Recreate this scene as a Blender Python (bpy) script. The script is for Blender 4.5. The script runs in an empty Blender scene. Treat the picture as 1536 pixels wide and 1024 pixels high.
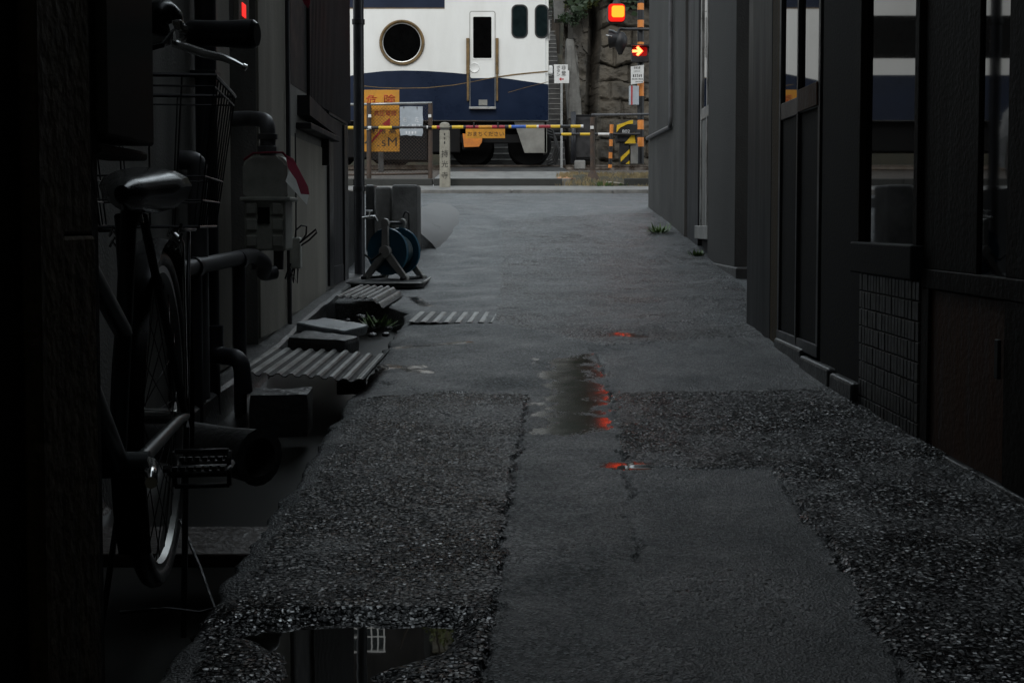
import bpy, bmesh, math, random
import numpy as np
from mathutils import Vector, Matrix
random.seed(7); rng = np.random.RandomState(11)
S = bpy.context.scene
COL = S.collection
PI = math.pi
R = math.radians
# ------------------------------------------------------------------ camera
F = 1900.0; CX = 768.0; CY = 423.0; CAMZ = 0.70
TH = math.atan(90 / F)
cam = bpy.data.cameras.new("camera"); camo = bpy.data.objects.new("camera", cam); COL.objects.link(camo)
camo.location = (0, 0, CAMZ); camo.rotation_euler = (PI / 2 - TH, 0, 0)
cam.sensor_width = 36; cam.lens = F / 1536 * 36; cam.shift_y = -89 / 1536
cam.clip_start = 0.05; cam.clip_end = 500
S.camera = camo

def ray(px, py):
    a = (px - CX) / F; b = (CY - py) / F
    return Vector((a, math.cos(TH) + b * math.sin(TH), -math.sin(TH) + b * math.cos(TH)))
def P(px, py, Y):                     # photo measurement -> point at distance Y
    d = ray(px, py); return Vector((0, 0, CAMZ)) + d * (Y / d.y)
def W(px, py, X):                     # photo measurement -> point on the wall plane x = X
    d = ray(px, py); return Vector((0, 0, CAMZ)) + d * (X / d.x)
GY = np.array([-8, 1.0, 2, 3.6, 4.4, 5.6, 7.3, 9.5, 11, 12, 14, 16, 18.5, 20.5, 24, 60.])
GZ = np.array([-.03, -.015, 0, .027, .044, .100, .188, .265, .37, .48, .70, .89, 1.10, 1.25, 1.3, 1.4])
def zg(Y):
    if np.isscalar(Y):
        return float(sum(np.interp(Y + o, GY, GZ) for o in (-.5, 0, .5)) / 3)
    return sum(np.interp(Y + o, GY, GZ) for o in (-.5, 0, .5)) / 3
def G(px, py):                        # photo measurement -> point on the ground
    lo, hi = 1.2, 30
    for i in range(50):
        m = (lo + hi) / 2; p = P(px, py, m)
        if p.z > zg(m): lo = m
        else: hi = m
    return P(px, py, lo)
# ------------------------------------------------------------------ noise
def vnoise(x, y, seed=0):
    xi = np.floor(x).astype(np.int64); yi = np.floor(y).astype(np.int64)
    fx = x - xi; fy = y - yi
    fx = fx * fx * (3 - 2 * fx); fy = fy * fy * (3 - 2 * fy)
    def h(a, b):
        n = (a * 374761393 + b * 668265263 + seed * 1442695041) & 0x7fffffff
        n = ((n ^ (n >> 13)) * 1274126177) & 0x7fffffff
        return ((n ^ (n >> 16)) & 0xffff) / 65535.0
    return (h(xi, yi) * (1 - fx) + h(xi + 1, yi) * fx) * (1 - fy) + (h(xi, yi + 1) * (1 - fx) + h(xi + 1, yi + 1) * fx) * fy
def fbm(x, y, seed=0, o=4):
    s = 0; a = .5; t = 0
    for k in range(o):
        s = s + a * vnoise(x * 2 ** k, y * 2 ** k, seed + k * 17); t += a; a *= .5
    return s / t
# ------------------------------------------------------------------ materials
def mat(name, col, rough=.6, metal=0, col2=None, nscale=6, stretch=(1, 1, 1), bump=0, bscale=60, rvar=.12, spec=.5, emit=None, estr=0, coat=0, detail=6):
    m = bpy.data.materials.new(name); m.use_nodes = True
    nt = m.node_tree; N = nt.nodes; L = nt.links
    b = N["Principled BSDF"]
    b.inputs["Base Color"].default_value = (*col, 1); b.inputs["Roughness"].default_value = rough
    b.inputs["Metallic"].default_value = metal; b.inputs["Specular IOR Level"].default_value = spec
    if coat: b.inputs["Coat Weight"].default_value = coat; b.inputs["Coat Roughness"].default_value = .08
    if emit:
        b.inputs["Base Color"].default_value = (.12, .004, .003, 1); b.inputs["Specular IOR Level"].default_value = .15
        b.inputs["Emission Color"].default_value = (*emit, 1); b.inputs["Emission Strength"].default_value = estr
        return m
    tc = N.new("ShaderNodeTexCoord"); mp = N.new("ShaderNodeMapping"); mp.inputs["Scale"].default_value = stretch
    L.new(tc.outputs["Object"], mp.inputs["Vector"])
    n1 = N.new("ShaderNodeTexNoise"); n1.inputs["Scale"].default_value = nscale; n1.inputs["Detail"].default_value = detail; n1.inputs["Roughness"].default_value = .65
    L.new(mp.outputs[0], n1.inputs["Vector"])
    if col2 is None: col2 = tuple(c * .62 for c in col)
    cr = N.new("ShaderNodeValToRGB"); cr.color_ramp.elements[0].position = .36; cr.color_ramp.elements[1].position = .64
    cr.color_ramp.elements[0].color = (*col2, 1); cr.color_ramp.elements[1].color = (*col, 1)
    L.new(n1.outputs["Fac"], cr.inputs["Fac"]); L.new(cr.outputs["Color"], b.inputs["Base Color"])
    mr = N.new("ShaderNodeMapRange"); mr.inputs["To Min"].default_value = max(.02, rough - rvar); mr.inputs["To Max"].default_value = min(1, rough + rvar)
    mr.inputs["From Min"].default_value = .3; mr.inputs["From Max"].default_value = .7
    L.new(n1.outputs["Fac"], mr.inputs["Value"]); L.new(mr.outputs[0], b.inputs["Roughness"])
    if bump:
        n2 = N.new("ShaderNodeTexNoise"); n2.inputs["Scale"].default_value = bscale; n2.inputs["Detail"].default_value = 5
        L.new(tc.outputs["Object"], n2.inputs["Vector"])
        bp = N.new("ShaderNodeBump"); bp.inputs["Strength"].default_value = min(1, bump); bp.inputs["Distance"].default_value = .006
        L.new(n2.outputs["Fac"], bp.inputs["Height"]); L.new(bp.outputs[0], b.inputs["Normal"])
    return m
M = {}
def mk(k, *a, **kw): M[k] = mat(k, *a, **kw)
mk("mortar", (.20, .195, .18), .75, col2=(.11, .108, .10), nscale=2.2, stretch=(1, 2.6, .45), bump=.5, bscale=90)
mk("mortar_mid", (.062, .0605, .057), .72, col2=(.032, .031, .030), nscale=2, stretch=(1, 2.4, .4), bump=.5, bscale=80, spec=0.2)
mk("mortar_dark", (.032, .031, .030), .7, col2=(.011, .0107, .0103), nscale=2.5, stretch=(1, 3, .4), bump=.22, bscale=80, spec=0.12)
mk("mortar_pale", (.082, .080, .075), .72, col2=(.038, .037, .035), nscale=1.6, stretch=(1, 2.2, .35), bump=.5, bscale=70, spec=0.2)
mk("tan_wall", (.27, .255, .215), .7, col2=(.17, .16, .135), nscale=2.0, stretch=(1, 3, .4), bump=.3)
mk("siding", (.036, .036, .038), .5, col2=(.022, .022, .024), nscale=3, stretch=(1, 3, .3), spec=0.15)
mk("old_wood", (.10, .072, .040), .75, col2=(.055, .040, .023), nscale=6, stretch=(5, 5, .35), bump=.6, bscale=60, spec=0.2)
mk("brown_door", (.075, .034, .018), .55, col2=(.042, .020, .011), nscale=5, stretch=(6, 6, .4), bump=.4, spec=0.15)
mk("dark_wood", (.016, .012, .0085), .65, col2=(.008, .006, .0045), nscale=5, stretch=(6, 6, .3), bump=.4, spec=0.12)
mk("grey_panel", (.07, .068, .058), .6, col2=(.045, .044, .038), nscale=3, spec=0.2)
mk("black", (.006, .006, .006), .6)
mk("black_rubber", (.012, .012, .012), .45, bump=.3, bscale=120)
mk("black_gloss", (.006, .006, .006), .26, rvar=.06, spec=.35)
mk("chrome", (.65, .65, .64), .16, 1, col2=(.5, .5, .48), rvar=.06)
mk("rim_steel", (.34, .34, .33), .35, .8, col2=(.2, .2, .19))
mk("alu", (.45, .45, .44), .38, .9, col2=(.3, .3, .29))
mk("grip", (.012, .013, .016), .3, rvar=.05)
mk("frame_paint", (.014, .020, .018), .42, .1, rvar=.08)
mk("steel_dark", (.06, .06, .062), .42, .8)
mk("pipe_grey", (.10, .10, .105), .42, 0, col2=(.06, .06, .063), nscale=8)
mk("pipe_dark", (.028, .029, .035), .4, 0, col2=(.016, .017, .02), nscale=8)
mk("meter_grey", (.50, .51, .46), .5, 0, col2=(.34, .345, .30), nscale=9)
mk("concrete", (.24, .235, .22), .6, col2=(.13, .128, .12), nscale=5, bump=.7, bscale=60)
mk("concrete_wet", (.072, .072, .07), .38, col2=(.036, .036, .036), nscale=6, bump=.7, bscale=70)
mk("stone_pale", (.36, .34, .28), .7, col2=(.24, .225, .185), nscale=9, bump=.7, bscale=80)
mk("stone_dark", (.050, .049, .047), .42, col2=(.024, .0235, .023), nscale=8, bump=.8, bscale=50)
mk("plank", (.05, .035, .028), .4, col2=(.028, .02, .016), nscale=7, stretch=(1, 6, 1), bump=.5)
mk("corrugated", (.40, .40, .385), .45, .1, col2=(.15, .14, .125), nscale=9, bump=.3)
mk("slab", (.30, .33, .34), .4, col2=(.16, .17, .17), nscale=14, bump=.6)
mk("train_white", (.80, .80, .77), .34, col2=(.70, .695, .66), nscale=.9, stretch=(1.2, 1, .35), rvar=.06)
mk("train_navy", (.0042, .0125, .036), .3, col2=(.003, .009, .026), nscale=1.4, rvar=.05, spec=.25)
mk("train_gold", (.19, .115, .038), .45, .2, col2=(.10, .064, .024), nscale=8)
mk("train_glass", (.003, .003, .003), .06, rvar=.02, spec=.08)
mk("train_glass_green", (.010, .017, .018), .08, rvar=.02, spec=.2)
mk("underframe", (.007, .007, .0075), .75, 0, col2=(.004, .004, .004), spec=.2)
mk("skirt_grey", (.24, .235, .21), .6, col2=(.15, .145, .13), nscale=3)
mk("white_paint", (.78, .78, .76), .45, col2=(.62, .62, .60), nscale=7)
mk("sign_grey", (.42, .46, .50), .5, col2=(.32, .355, .385), nscale=6)
mk("sign_yellow", (.66, .28, .012), .5, col2=(.48, .215, .018), nscale=5)
mk("text_red", (.55, .055, .012), .55); mk("text_black", (.015, .014, .013), .55); mk("text_white", (.85, .86, .87), .6)
mk("arrow_red", (.48, .012, .016), .5)
mk("safety_yellow", (.78, .52, .03), .42, col2=(.68, .43, .02), nscale=9)
mk("safety_black", (.016, .016, .018), .45)
mk("orange_band", (.78, .27, .05), .45, col2=(.66, .22, .04), nscale=9)
mk("band_red", (.46, .025, .045), .45); mk("band_blue", (.03, .13, .55), .42); mk("band_orange", (.72, .32, .03), .45)
mk("rust", (.085, .055, .038), .75, col2=(.045, .032, .025), nscale=14, bump=.4)
mk("ramp_grey", (.13, .13, .125), .6, col2=(.06, .06, .058), nscale=5, bump=.8, bscale=50)
mk("block_grey", (.20, .198, .19), .65, col2=(.08, .079, .075), nscale=4, bump=.6)
mk("kerb_dark", (.035, .036, .032), .7, col2=(.018, .019, .016), nscale=7, bump=.7, bscale=60)
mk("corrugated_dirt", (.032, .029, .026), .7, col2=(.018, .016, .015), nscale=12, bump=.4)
mk("lever_alloy", (.85, .85, .83), .22, 1, col2=(.75, .75, .73), rvar=.05)
mk("rock", (.095, .080, .060), .85, col2=(.030, .026, .020), nscale=1.6, bump=1, bscale=14, detail=10)
mk("rock_grey", (.20, .195, .18), .85, col2=(.11, .105, .095), nscale=3, bump=1, bscale=20)
mk("ballast", (.13, .11, .09), .85, col2=(.05, .043, .036), nscale=22, bump=1, bscale=26)
mk("earth", (.075, .06, .035), .9, col2=(.035, .035, .018), nscale=3, bump=1, bscale=20)
mk("leaf", (.055, .095, .025), .55, col2=(.03, .06, .018), nscale=1.3); mk("leaf_yellow", (.12, .13, .03), .55, col2=(.07, .09, .02), nscale=1.5)
mk("leaf_dark", (.028, .05, .02), .55, col2=(.015, .03, .012), nscale=1.3)
mk("weed", (.10, .17, .04), .5, col2=(.06, .11, .03), nscale=9)
mk("faded_orange", (.58, .30, .15), .7, col2=(.42, .22, .12), nscale=8)
mk("dry_grass", (.30, .235, .12), .8, col2=(.18, .14, .07), nscale=9); mk("bark", (.05, .04, .03), .9, nscale=8)
mk("reel_blue", (.016, .10, .155), .38, col2=(.010, .065, .11), nscale=7)
mk("reel_grey", (.36, .355, .33), .45, col2=(.24, .235, .22), nscale=9)
mk("hose", (.02, .06, .075), .4)
mk("mat_dark", (.03, .03, .03), .6, bump=1, bscale=220)
mk("cloth_red", (.30, .02, .05), .8); mk("cloth_white", (.72, .72, .68), .8)
mk("tile", (.045, .042, .038), .4, col2=(.028, .026, .024), nscale=30, spec=0.3)
mk("grout", (.018, .017, .016), .7)
mk("glass_dark", (.004, .004, .004), .02, rvar=.012, spec=.95)
mk("roof", (.05, .05, .052), .6, nscale=3)
mk("car_white", (.78, .78, .77), .22, coat=.4, rvar=.03)
mk("lamp_red_lens", (.3, .005, .003), .25); mk("rail_steel", (.30, .27, .24), .35, .9, col2=(.12, .09, .07))
mk("orange_tarp", (.62, .20, .02), .6, col2=(.4, .13, .02), nscale=9)
M["lamp_glow"] = mat("lamp_glow", (1, .3, .05), emit=(1, .052, .003), estr=9)
M["lamp_edge"] = mat("lamp_edge", (1, .05, .01), emit=(1, .012, .004), estr=.62)
M["arrow_glow"] = mat("arrow_glow", (1, .1, .05), emit=(1, .085, .025), estr=9)
M["arrow_field"] = mat("arrow_field", (.3, 0, 0), emit=(1, .008, .004), estr=.16)
M["led_glow"] = mat("led_glow", (1, .1, .05), emit=(1, .03, .025), estr=1.0)
# ------------------------------------------------------------------ mesh builder
class MB:
    def __init__(s): s.bm = bmesh.new()
    def _tf(s, vs, m):
        bmesh.ops.transform(s.bm, matrix=m, verts=vs); return s
    def box(s, x0, x1, y0, y1, z0, z1, bev=0, rot=None):
        t = bmesh.new()
        bmesh.ops.create_cube(t, size=1)
        bmesh.ops.scale(t, vec=(abs(x1 - x0), abs(y1 - y0), abs(z1 - z0)), verts=t.verts)
        if bev: bmesh.ops.bevel(t, geom=t.edges[:], offset=bev, segments=2, affect='EDGES', profile=.5)
        if rot is not None: bmesh.ops.transform(t, matrix=rot, verts=t.verts)
        bmesh.ops.translate(t, vec=((x0 + x1) / 2, (y0 + y1) / 2, (z0 + z1) / 2), verts=t.verts)
        s.merge(t); return s
    def merge(s, t):
        me = bpy.data.meshes.new("tmp"); t.to_mesh(me); t.free(); s.bm.from_mesh(me); bpy.data.meshes.remove(me)
    def tube(s, pts, r, seg=10, closed=False, caps=True):
        pts = [Vector(p) for p in pts]; n = len(pts)
        rs = r if isinstance(r, (list, tuple)) else [r] * n
        rings = []; up = None
        for i, p in enumerate(pts):
            if closed: d = pts[(i + 1) % n] - pts[i - 1]
            else: d = pts[min(i + 1, n - 1)] - pts[max(i - 1, 0)]
            d.normalize()
            if up is None:
                up = Vector((0, 0, 1)) if abs(d.z) < .9 else Vector((1, 0, 0))
            a = d.cross(up); a.normalize(); b = a.cross(d); b.normalize(); up = b
            rings.append([s.bm.verts.new(p + (a * math.cos(2 * PI * k / seg) + b * math.sin(2 * PI * k / seg)) * rs[i]) for k in range(seg)])
        m = n if closed else n - 1
        for i in range(m):
            A = rings[i]; B = rings[(i + 1) % n]
            for k in range(seg):
                f = s.bm.faces.new((A[k], A[(k + 1) % seg], B[(k + 1) % seg], B[k])); f.smooth = True
        if caps and not closed:
            s.bm.faces.new(rings[0][::-1]); s.bm.faces.new(rings[-1])
        return s
    def lathe(s, prof, c, axis, seg=32):          # prof: (radius, distance along axis)
        axis = Vector(axis).normalized(); c = Vector(c)
        u = axis.cross(Vector((0, 0, 1)) if abs(axis.z) < .9 else Vector((1, 0, 0))).normalized(); v = axis.cross(u)
        rings = []
        for r, h in prof:
            if r < 1e-6: rings.append([s.bm.verts.new(c + axis * h)])
            else: rings.append([s.bm.verts.new(c + axis * h + (u * math.cos(2 * PI * k / seg) + v * math.sin(2 * PI * k / seg)) * r) for k in range(seg)])
        for A, B in zip(rings, rings[1:]):
            for k in range(seg):
                k2 = (k + 1) % seg
                if len(A) == 1 and len(B) == 1: continue
                if len(A) == 1: f = s.bm.faces.new((A[0], B[k2], B[k]))
                elif len(B) == 1: f = s.bm.faces.new((A[k], A[k2], B[0]))
                else: f = s.bm.faces.new((A[k], A[k2], B[k2], B[k]))
                f.smooth = True
        return s
    def prism(s, poly, f0, f1):                    # poly of 2-D points, f0/f1 map a 2-D point to the two ends
        A = [s.bm.verts.new(f0(*p)) for p in poly]; B = [s.bm.verts.new(f1(*p)) for p in poly]
        n = len(poly)
        s.bm.faces.new(A); s.bm.faces.new(B[::-1])
        for k in range(n): s.bm.faces.new((A[k], B[k], B[(k + 1) % n], A[(k + 1) % n]))
        return s
    def xz(s, poly, y0, y1): return s.prism(poly, lambda x, z: (x, y0, z), lambda x, z: (x, y1, z))
    def yz(s, poly, x0, x1): return s.prism(poly, lambda y, z: (x0, y, z), lambda y, z: (x1, y, z))
    def xy(s, poly, z0, z1): return s.prism(poly, lambda x, y: (x, y, z0), lambda x, y: (x, y, z1))
    def quad(s, *p):
        s.bm.faces.new([s.bm.verts.new(q) for q in p]); return s
    def build(s, name, m, parent=None, smooth=False):
        bmesh.ops.recalc_face_normals(s.bm, faces=s.bm.faces)
        for e in s.bm.edges:
            if len(e.link_faces) == 2 and e.calc_face_angle(0) > .7: e.smooth = False
        me = bpy.data.meshes.new(name); s.bm.to_mesh(me); s.bm.free()
        if smooth:
            for p in me.polygons: p.use_smooth = True
        return link(name, me, m, parent)
def link(name, me, m, parent=None):
    o = bpy.data.objects.new(name, me); COL.objects.link(o)
    if m: me.materials.append(M[m] if isinstance(m, str) else m)
    if parent: adopt(o, parent)
    return o
def adopt(o, parent):
    o.parent = parent
    o.matrix_parent_inverse = Matrix.Translation(-world_loc(parent))
def world_loc(p):
    return Vector(p["_l"]) if "_l" in p else Vector((0, 0, 0))
def thing(name, label, cat, loc=(0, 0, 0), group=None):
    o = bpy.data.objects.new(name, None); COL.objects.link(o); o.location = loc; o["_l"] = list(loc)
    o.empty_display_size = .1
    return tag(o, label, cat, group)
def tag(o, label=None, cat=None, group=None, kind=None):
    if label: o["label"] = label
    if cat: o["category"] = cat
    if group: o["group"] = group
    if kind: o["kind"] = kind
    return o
def struct(o): o["kind"] = "structure"; return o
def copy_tree(o, parent=None):
    c = o.copy(); COL.objects.link(c)
    if parent: c.parent = parent
    for ch in o.children: copy_tree(ch, c)
    return c
def text(body, m, parent, x0, x1, z0, z1, y, name="lettering", th=.004, bold=0, cond=None):
    cu = bpy.data.curves.new("t", 'FONT'); cu.body = body; cu.offset = bold
    to = bpy.data.objects.new("t", cu); COL.objects.link(to)
    bpy.context.view_layer.update()
    dg = bpy.context.evaluated_depsgraph_get()
    me = bpy.data.meshes.new_from_object(to.evaluated_get(dg))
    bpy.data.objects.remove(to); bpy.data.curves.remove(cu)
    n = len(me.vertices); co = np.empty(n * 3, np.float32); me.vertices.foreach_get("co", co); co = co.reshape(-1, 3)
    a = co[:, :2].min(0); b = co[:, :2].max(0); q = (co[:, :2] - a) / np.maximum(b - a, 1e-6)
    bm = bmesh.new(); bm.from_mesh(me)
    for v, c in zip(bm.verts, q): v.co = (x0 + (x1 - x0) * c[0], y, z0 + (z1 - z0) * c[1])
    g = bmesh.ops.extrude_face_region(bm, geom=bm.faces[:])
    bmesh.ops.translate(bm, vec=(0, th, 0), verts=[v for v in g["geom"] if isinstance(v, bmesh.types.BMVert)])
    bmesh.ops.recalc_face_normals(bm, faces=bm.faces)
    bm.to_mesh(me); bm.free(); me.materials.clear()
    return link(name, me, m, parent)
def arc(c, r, a0, a1, n, f): return [f(c[0] + r * math.cos(a0 + (a1 - a0) * k / n), c[1] + r * math.sin(a0 + (a1 - a0) * k / n)) for k in range(n + 1)]
def rrect(x0, x1, z0, z1, r, n=5):
    p = []
    for cx, cz, a in ((x1 - r, z1 - r, 0), (x0 + r, z1 - r, PI / 2), (x0 + r, z0 + r, PI), (x1 - r, z0 + r, 1.5 * PI)):
        p += [(cx + r * math.cos(a + PI / 2 * k / n), cz + r * math.sin(a + PI / 2 * k / n)) for k in range(n + 1)]
    return p
def frame_ring(mb, outer, inner, y0, y1):
    n = len(outer); b = mb.bm
    V = [[b.verts.new((x, y, z)) for x, z in pl] for pl, y in ((outer, y1), (outer, y0), (inner, y0), (inner, y1))]
    for A, B in zip(V, V[1:] + V[:1]):
        for k in range(n): b.faces.new((A[k], A[(k + 1) % n], B[(k + 1) % n], B[k]))
    return mb
def inpoly(x, y, poly):
    r = np.zeros(x.shape, bool); n = len(poly)
    for i in range(n):
        x1, y1 = poly[i]; x2, y2 = poly[i - 1]
        c = ((y1 > y) != (y2 > y)) & (x < (x2 - x1) * (y - y1) / (y2 - y1 + 1e-12) + x1)
        r ^= c
    return r
def segdist(x, y, pts):
    d = np.full(x.shape, 9.0)
    for (ax, ay), (bx, by) in zip(pts, pts[1:]):
        ux, uy = bx - ax, by - ay; t = np.clip(((x - ax) * ux + (y - ay) * uy) / (ux * ux + uy * uy + 1e-9), 0, 1)
        d = np.minimum(d, np.hypot(x - ax - t * ux, y - ay - t * uy))
    return d
def gp(*pl): return [tuple(G(a, b)[:2]) for a, b in pl]
# ================================================================== GROUND
# far ground sheet (lies under everything, dips below the alley and its gutter)
xs = np.concatenate([np.linspace(-150, -9, 15), np.linspace(-8, 9, 35), np.linspace(12, 150, 14)])
ys = np.concatenate([np.linspace(-60, -8, 6), np.linspace(-7, 24, 63), np.linspace(26, 200, 22)])
XX, YY = np.meshgrid(xs, ys); ZZ = zg(YY) - .45
def grid_mesh(name, XX, YY, ZZ, m, attrs=None, smooth=True):
    h, w = XX.shape
    me = bpy.data.meshes.new(name)
    co = np.stack([XX, YY, ZZ], -1).reshape(-1, 3).astype(np.float32)
    i = np.arange(h * w).reshape(h, w)
    q = np.stack([i[:-1, :-1], i[:-1, 1:], i[1:, 1:], i[1:, :-1]], -1).reshape(-1, 4).astype(np.int32)
    me.vertices.add(len(co)); me.vertices.foreach_set("co", co.ravel())
    me.loops.add(q.size); me.loops.foreach_set("vertex_index", q.ravel())
    me.polygons.add(len(q)); me.polygons.foreach_set("loop_start", np.arange(0, q.size, 4, dtype=np.int32))
    me.update(calc_edges=True)
    me.polygons.foreach_set("use_smooth", np.full(len(q), smooth))
    for k, v in (attrs or {}).items():
        a = me.attributes.new(k, 'FLOAT', 'POINT'); a.data.foreach_set("value", v.reshape(-1).astype(np.float32))
    return link(name, me, m)
struct(grid_mesh("ground", XX, YY, ZZ, "earth"))

def asphalt(name, wetbase=0.0):
    m = bpy.data.materials.new(name); m.use_nodes = True
    nt = m.node_tree; N = nt.nodes; L = nt.links; b = N["Principled BSDF"]
    def att(k):
        a = N.new("ShaderNodeAttribute"); a.attribute_name = k; return a.outputs["Fac"]
    def math_(op, a, c, cl=False):
        n = N.new("ShaderNodeMath"); n.operation = op; n.use_clamp = cl
        for i, v in enumerate((a, c)):
            if hasattr(v, "node"): L.new(v, n.inputs[i])
            else: n.inputs[i].default_value = v
        return n.outputs[0]
    def mix(f, a, c, typ='FLOAT'):
        n = N.new("ShaderNodeMix"); n.data_type = typ
        if hasattr(f, "node"): L.new(f, n.inputs[0])
        else: n.inputs[0].default_value = f
        ia, ib = (2, 3) if typ == 'FLOAT' else (6, 7)
        for i, v in ((ia, a), (ib, c)):
            if hasattr(v, "node"): L.new(v, n.inputs[i])
            else: n.inputs[i].default_value = v
        return n.outputs[0] if typ == 'FLOAT' else n.outputs[2]
    tc = N.new("ShaderNodeTexCoord").outputs["Object"]
    nz = N.new("ShaderNodeTexNoise"); nz.inputs["Scale"].default_value = 60; L.new(tc, nz.inputs["Vector"])
    vm = N.new("ShaderNodeVectorMath"); vm.operation = 'MULTIPLY_ADD'; L.new(nz.outputs["Color"], vm.inputs[0]); vm.inputs[1].default_value = (.010, .010, .010); L.new(tc, vm.inputs[2])
    vo = N.new("ShaderNodeTexVoronoi"); vo.inputs["Scale"].default_value = 118; L.new(vm.outputs[0], vo.inputs["Vector"])
    v2 = N.new("ShaderNodeTexVoronoi"); v2.inputs["Scale"].default_value = 170; L.new(tc, v2.inputs["Vector"])
    sep = N.new("ShaderNodeSeparateColor"); L.new(vo.outputs["Color"], sep.inputs[0])
    n1 = N.new("ShaderNodeTexNoise"); n1.inputs["Scale"].default_value = 3.2; n1.inputs["Detail"].default_value = 7; L.new(tc, n1.inputs["Vector"])
    n2 = N.new("ShaderNodeTexNoise"); n2.inputs["Scale"].default_value = 340; n2.inputs["Detail"].default_value = 3; L.new(tc, n2.inputs["Vector"])
    coarse, wet, crack, tone = att("coarse"), att("wet"), att("crack"), att("tone")
    # colour
    cc = N.new("ShaderNodeValToRGB"); e = cc.color_ramp.elements; e[0].position = 0; e[0].color = (.003, .0035, .004, 1); e[1].position = 1; e[1].color = (.30, .315, .32, 1)
    k = e.new(.5); k.color = (.012, .013, .0137, 1); k = e.new(.78); k.color = (.105, .112, .115, 1); L.new(sep.outputs[0], cc.inputs[0])  # mixed stone colours; the pale end also paints in wet glints
    cf = N.new("ShaderNodeValToRGB"); e = cf.color_ramp.elements; e[0].position = .3; e[0].color = (.008, .009, .0095, 1); e[1].position = .72; e[1].color = (.029, .032, .033, 1); L.new(n1.outputs["Fac"], cf.inputs[0])
    s2 = N.new("ShaderNodeSeparateColor"); L.new(v2.outputs["Color"], s2.inputs[0])
    sp = N.new("ShaderNodeValToRGB"); e = sp.color_ramp.elements; e[0].position = 0; e[0].color = (.25, .25, .25, 1); e[1].position = 1; e[1].color = (5.0, 5.2, 5.2, 1); k = e.new(.76); k.color = (.9, .9, .9, 1); L.new(s2.outputs[0], sp.inputs[0])
    fm = N.new("ShaderNodeMix"); fm.data_type = 'RGBA'; fm.blend_type = 'MULTIPLY'; fm.inputs[0].default_value = 1; L.new(cf.outputs[0], fm.inputs[6]); L.new(sp.outputs[0], fm.inputs[7])
    gp_ = N.new("ShaderNodeMapRange"); gp_.inputs["From Min"].default_value = .36; gp_.inputs["From Max"].default_value = .55; gp_.inputs["To Min"].default_value = 1; gp_.inputs["To Max"].default_value = .10; L.new(vo.outputs["Distance"], gp_.inputs["Value"])  # gap mask: painted cavity shade between the stones
    gc = N.new("ShaderNodeCombineColor")
    for i in range(3): L.new(gp_.outputs[0], gc.inputs[i])
    gm = N.new("ShaderNodeMix"); gm.data_type = 'RGBA'; gm.blend_type = 'MULTIPLY'; gm.inputs[0].default_value = 1; L.new(cc.outputs[0], gm.inputs[6]); L.new(gc.outputs[0], gm.inputs[7])
    col = mix(coarse, fm.outputs[2], gm.outputs[2], 'RGBA')
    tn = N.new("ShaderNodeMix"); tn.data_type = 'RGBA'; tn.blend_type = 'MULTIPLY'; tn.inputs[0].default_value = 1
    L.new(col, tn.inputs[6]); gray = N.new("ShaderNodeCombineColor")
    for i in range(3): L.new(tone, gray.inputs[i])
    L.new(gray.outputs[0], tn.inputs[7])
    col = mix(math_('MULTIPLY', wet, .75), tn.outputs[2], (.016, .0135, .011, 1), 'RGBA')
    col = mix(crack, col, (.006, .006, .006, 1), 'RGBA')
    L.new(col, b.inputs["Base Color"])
    # gloss
    rfine = mix(s2.outputs[1], .40, .70); rco = mix(sep.outputs[1], .20, .55)
    wet_c = wet; n3 = N.new("ShaderNodeTexNoise"); n3.inputs["Scale"].default_value = 75; n3.inputs["Detail"].default_value = 4; L.new(tc, n3.inputs["Vector"])
    wj = math_('ADD', wet, math_('MULTIPLY', math_('SUBTRACT', n3.outputs["Fac"], .5), 1.5)); wet = math_('MULTIPLY', math_('MULTIPLY', math_('SUBTRACT', wj, .42), 4.0, True), math_('MULTIPLY', wet, 8.0, True)); rstain = N.new("ShaderNodeMapRange"); rstain.inputs["From Min"].default_value = .35; rstain.inputs["From Max"].default_value = .68; rstain.inputs["To Min"].default_value = -.10; rstain.inputs["To Max"].default_value = .14
    L.new(n1.outputs["Fac"], rstain.inputs["Value"])
    rr = mix(wet, math_('ADD', mix(coarse, rfine, rco), rstain.outputs[0]), mix(n1.outputs["Fac"], .06, .20))
    crev = mix(coarse, 1.0, gp_.outputs[0]); L.new(mix(wet, math_('MULTIPLY', crev, mix(coarse, .62, 1.0)), .28), b.inputs["Specular IOR Level"]); L.new(rr, b.inputs["Roughness"])
    b.inputs["Specular IOR Level"].default_value = 1.0
    # relief
    st = math_('SUBTRACT', 1.0, math_('MULTIPLY', vo.outputs["Distance"], 1.1))
    df = N.new("ShaderNodeVectorMath"); df.operation = 'SUBTRACT'; L.new(vm.outputs[0], df.inputs[0]); L.new(vo.outputs["Position"], df.inputs[1])
    rc = N.new("ShaderNodeVectorMath"); rc.operation = 'SUBTRACT'; L.new(vo.outputs["Color"], rc.inputs[0]); rc.inputs[1].default_value = (.5, .5, .5)
    dt = N.new("ShaderNodeVectorMath"); dt.operation = 'DOT_PRODUCT'; L.new(df.outputs[0], dt.inputs[0]); L.new(rc.outputs[0], dt.inputs[1])
    gapm = N.new("ShaderNodeMapRange"); gapm.inputs["From Min"].default_value = .45; gapm.inputs["From Max"].default_value = .75; gapm.inputs["To Min"].default_value = 1; gapm.inputs["To Max"].default_value = 0; L.new(vo.outputs["Distance"], gapm.inputs["Value"])
    hco = math_('ADD', math_('ADD', math_('MULTIPLY', gapm.outputs[0], .7), math_('MULTIPLY', sep.outputs[2], .7)), math_('MULTIPLY', dt.outputs["Value"], 190.0))
    hfi = math_('ADD', math_('MULTIPLY', n2.outputs["Fac"], .42), math_('MULTIPLY', v2.outputs["Distance"], .40))
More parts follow.
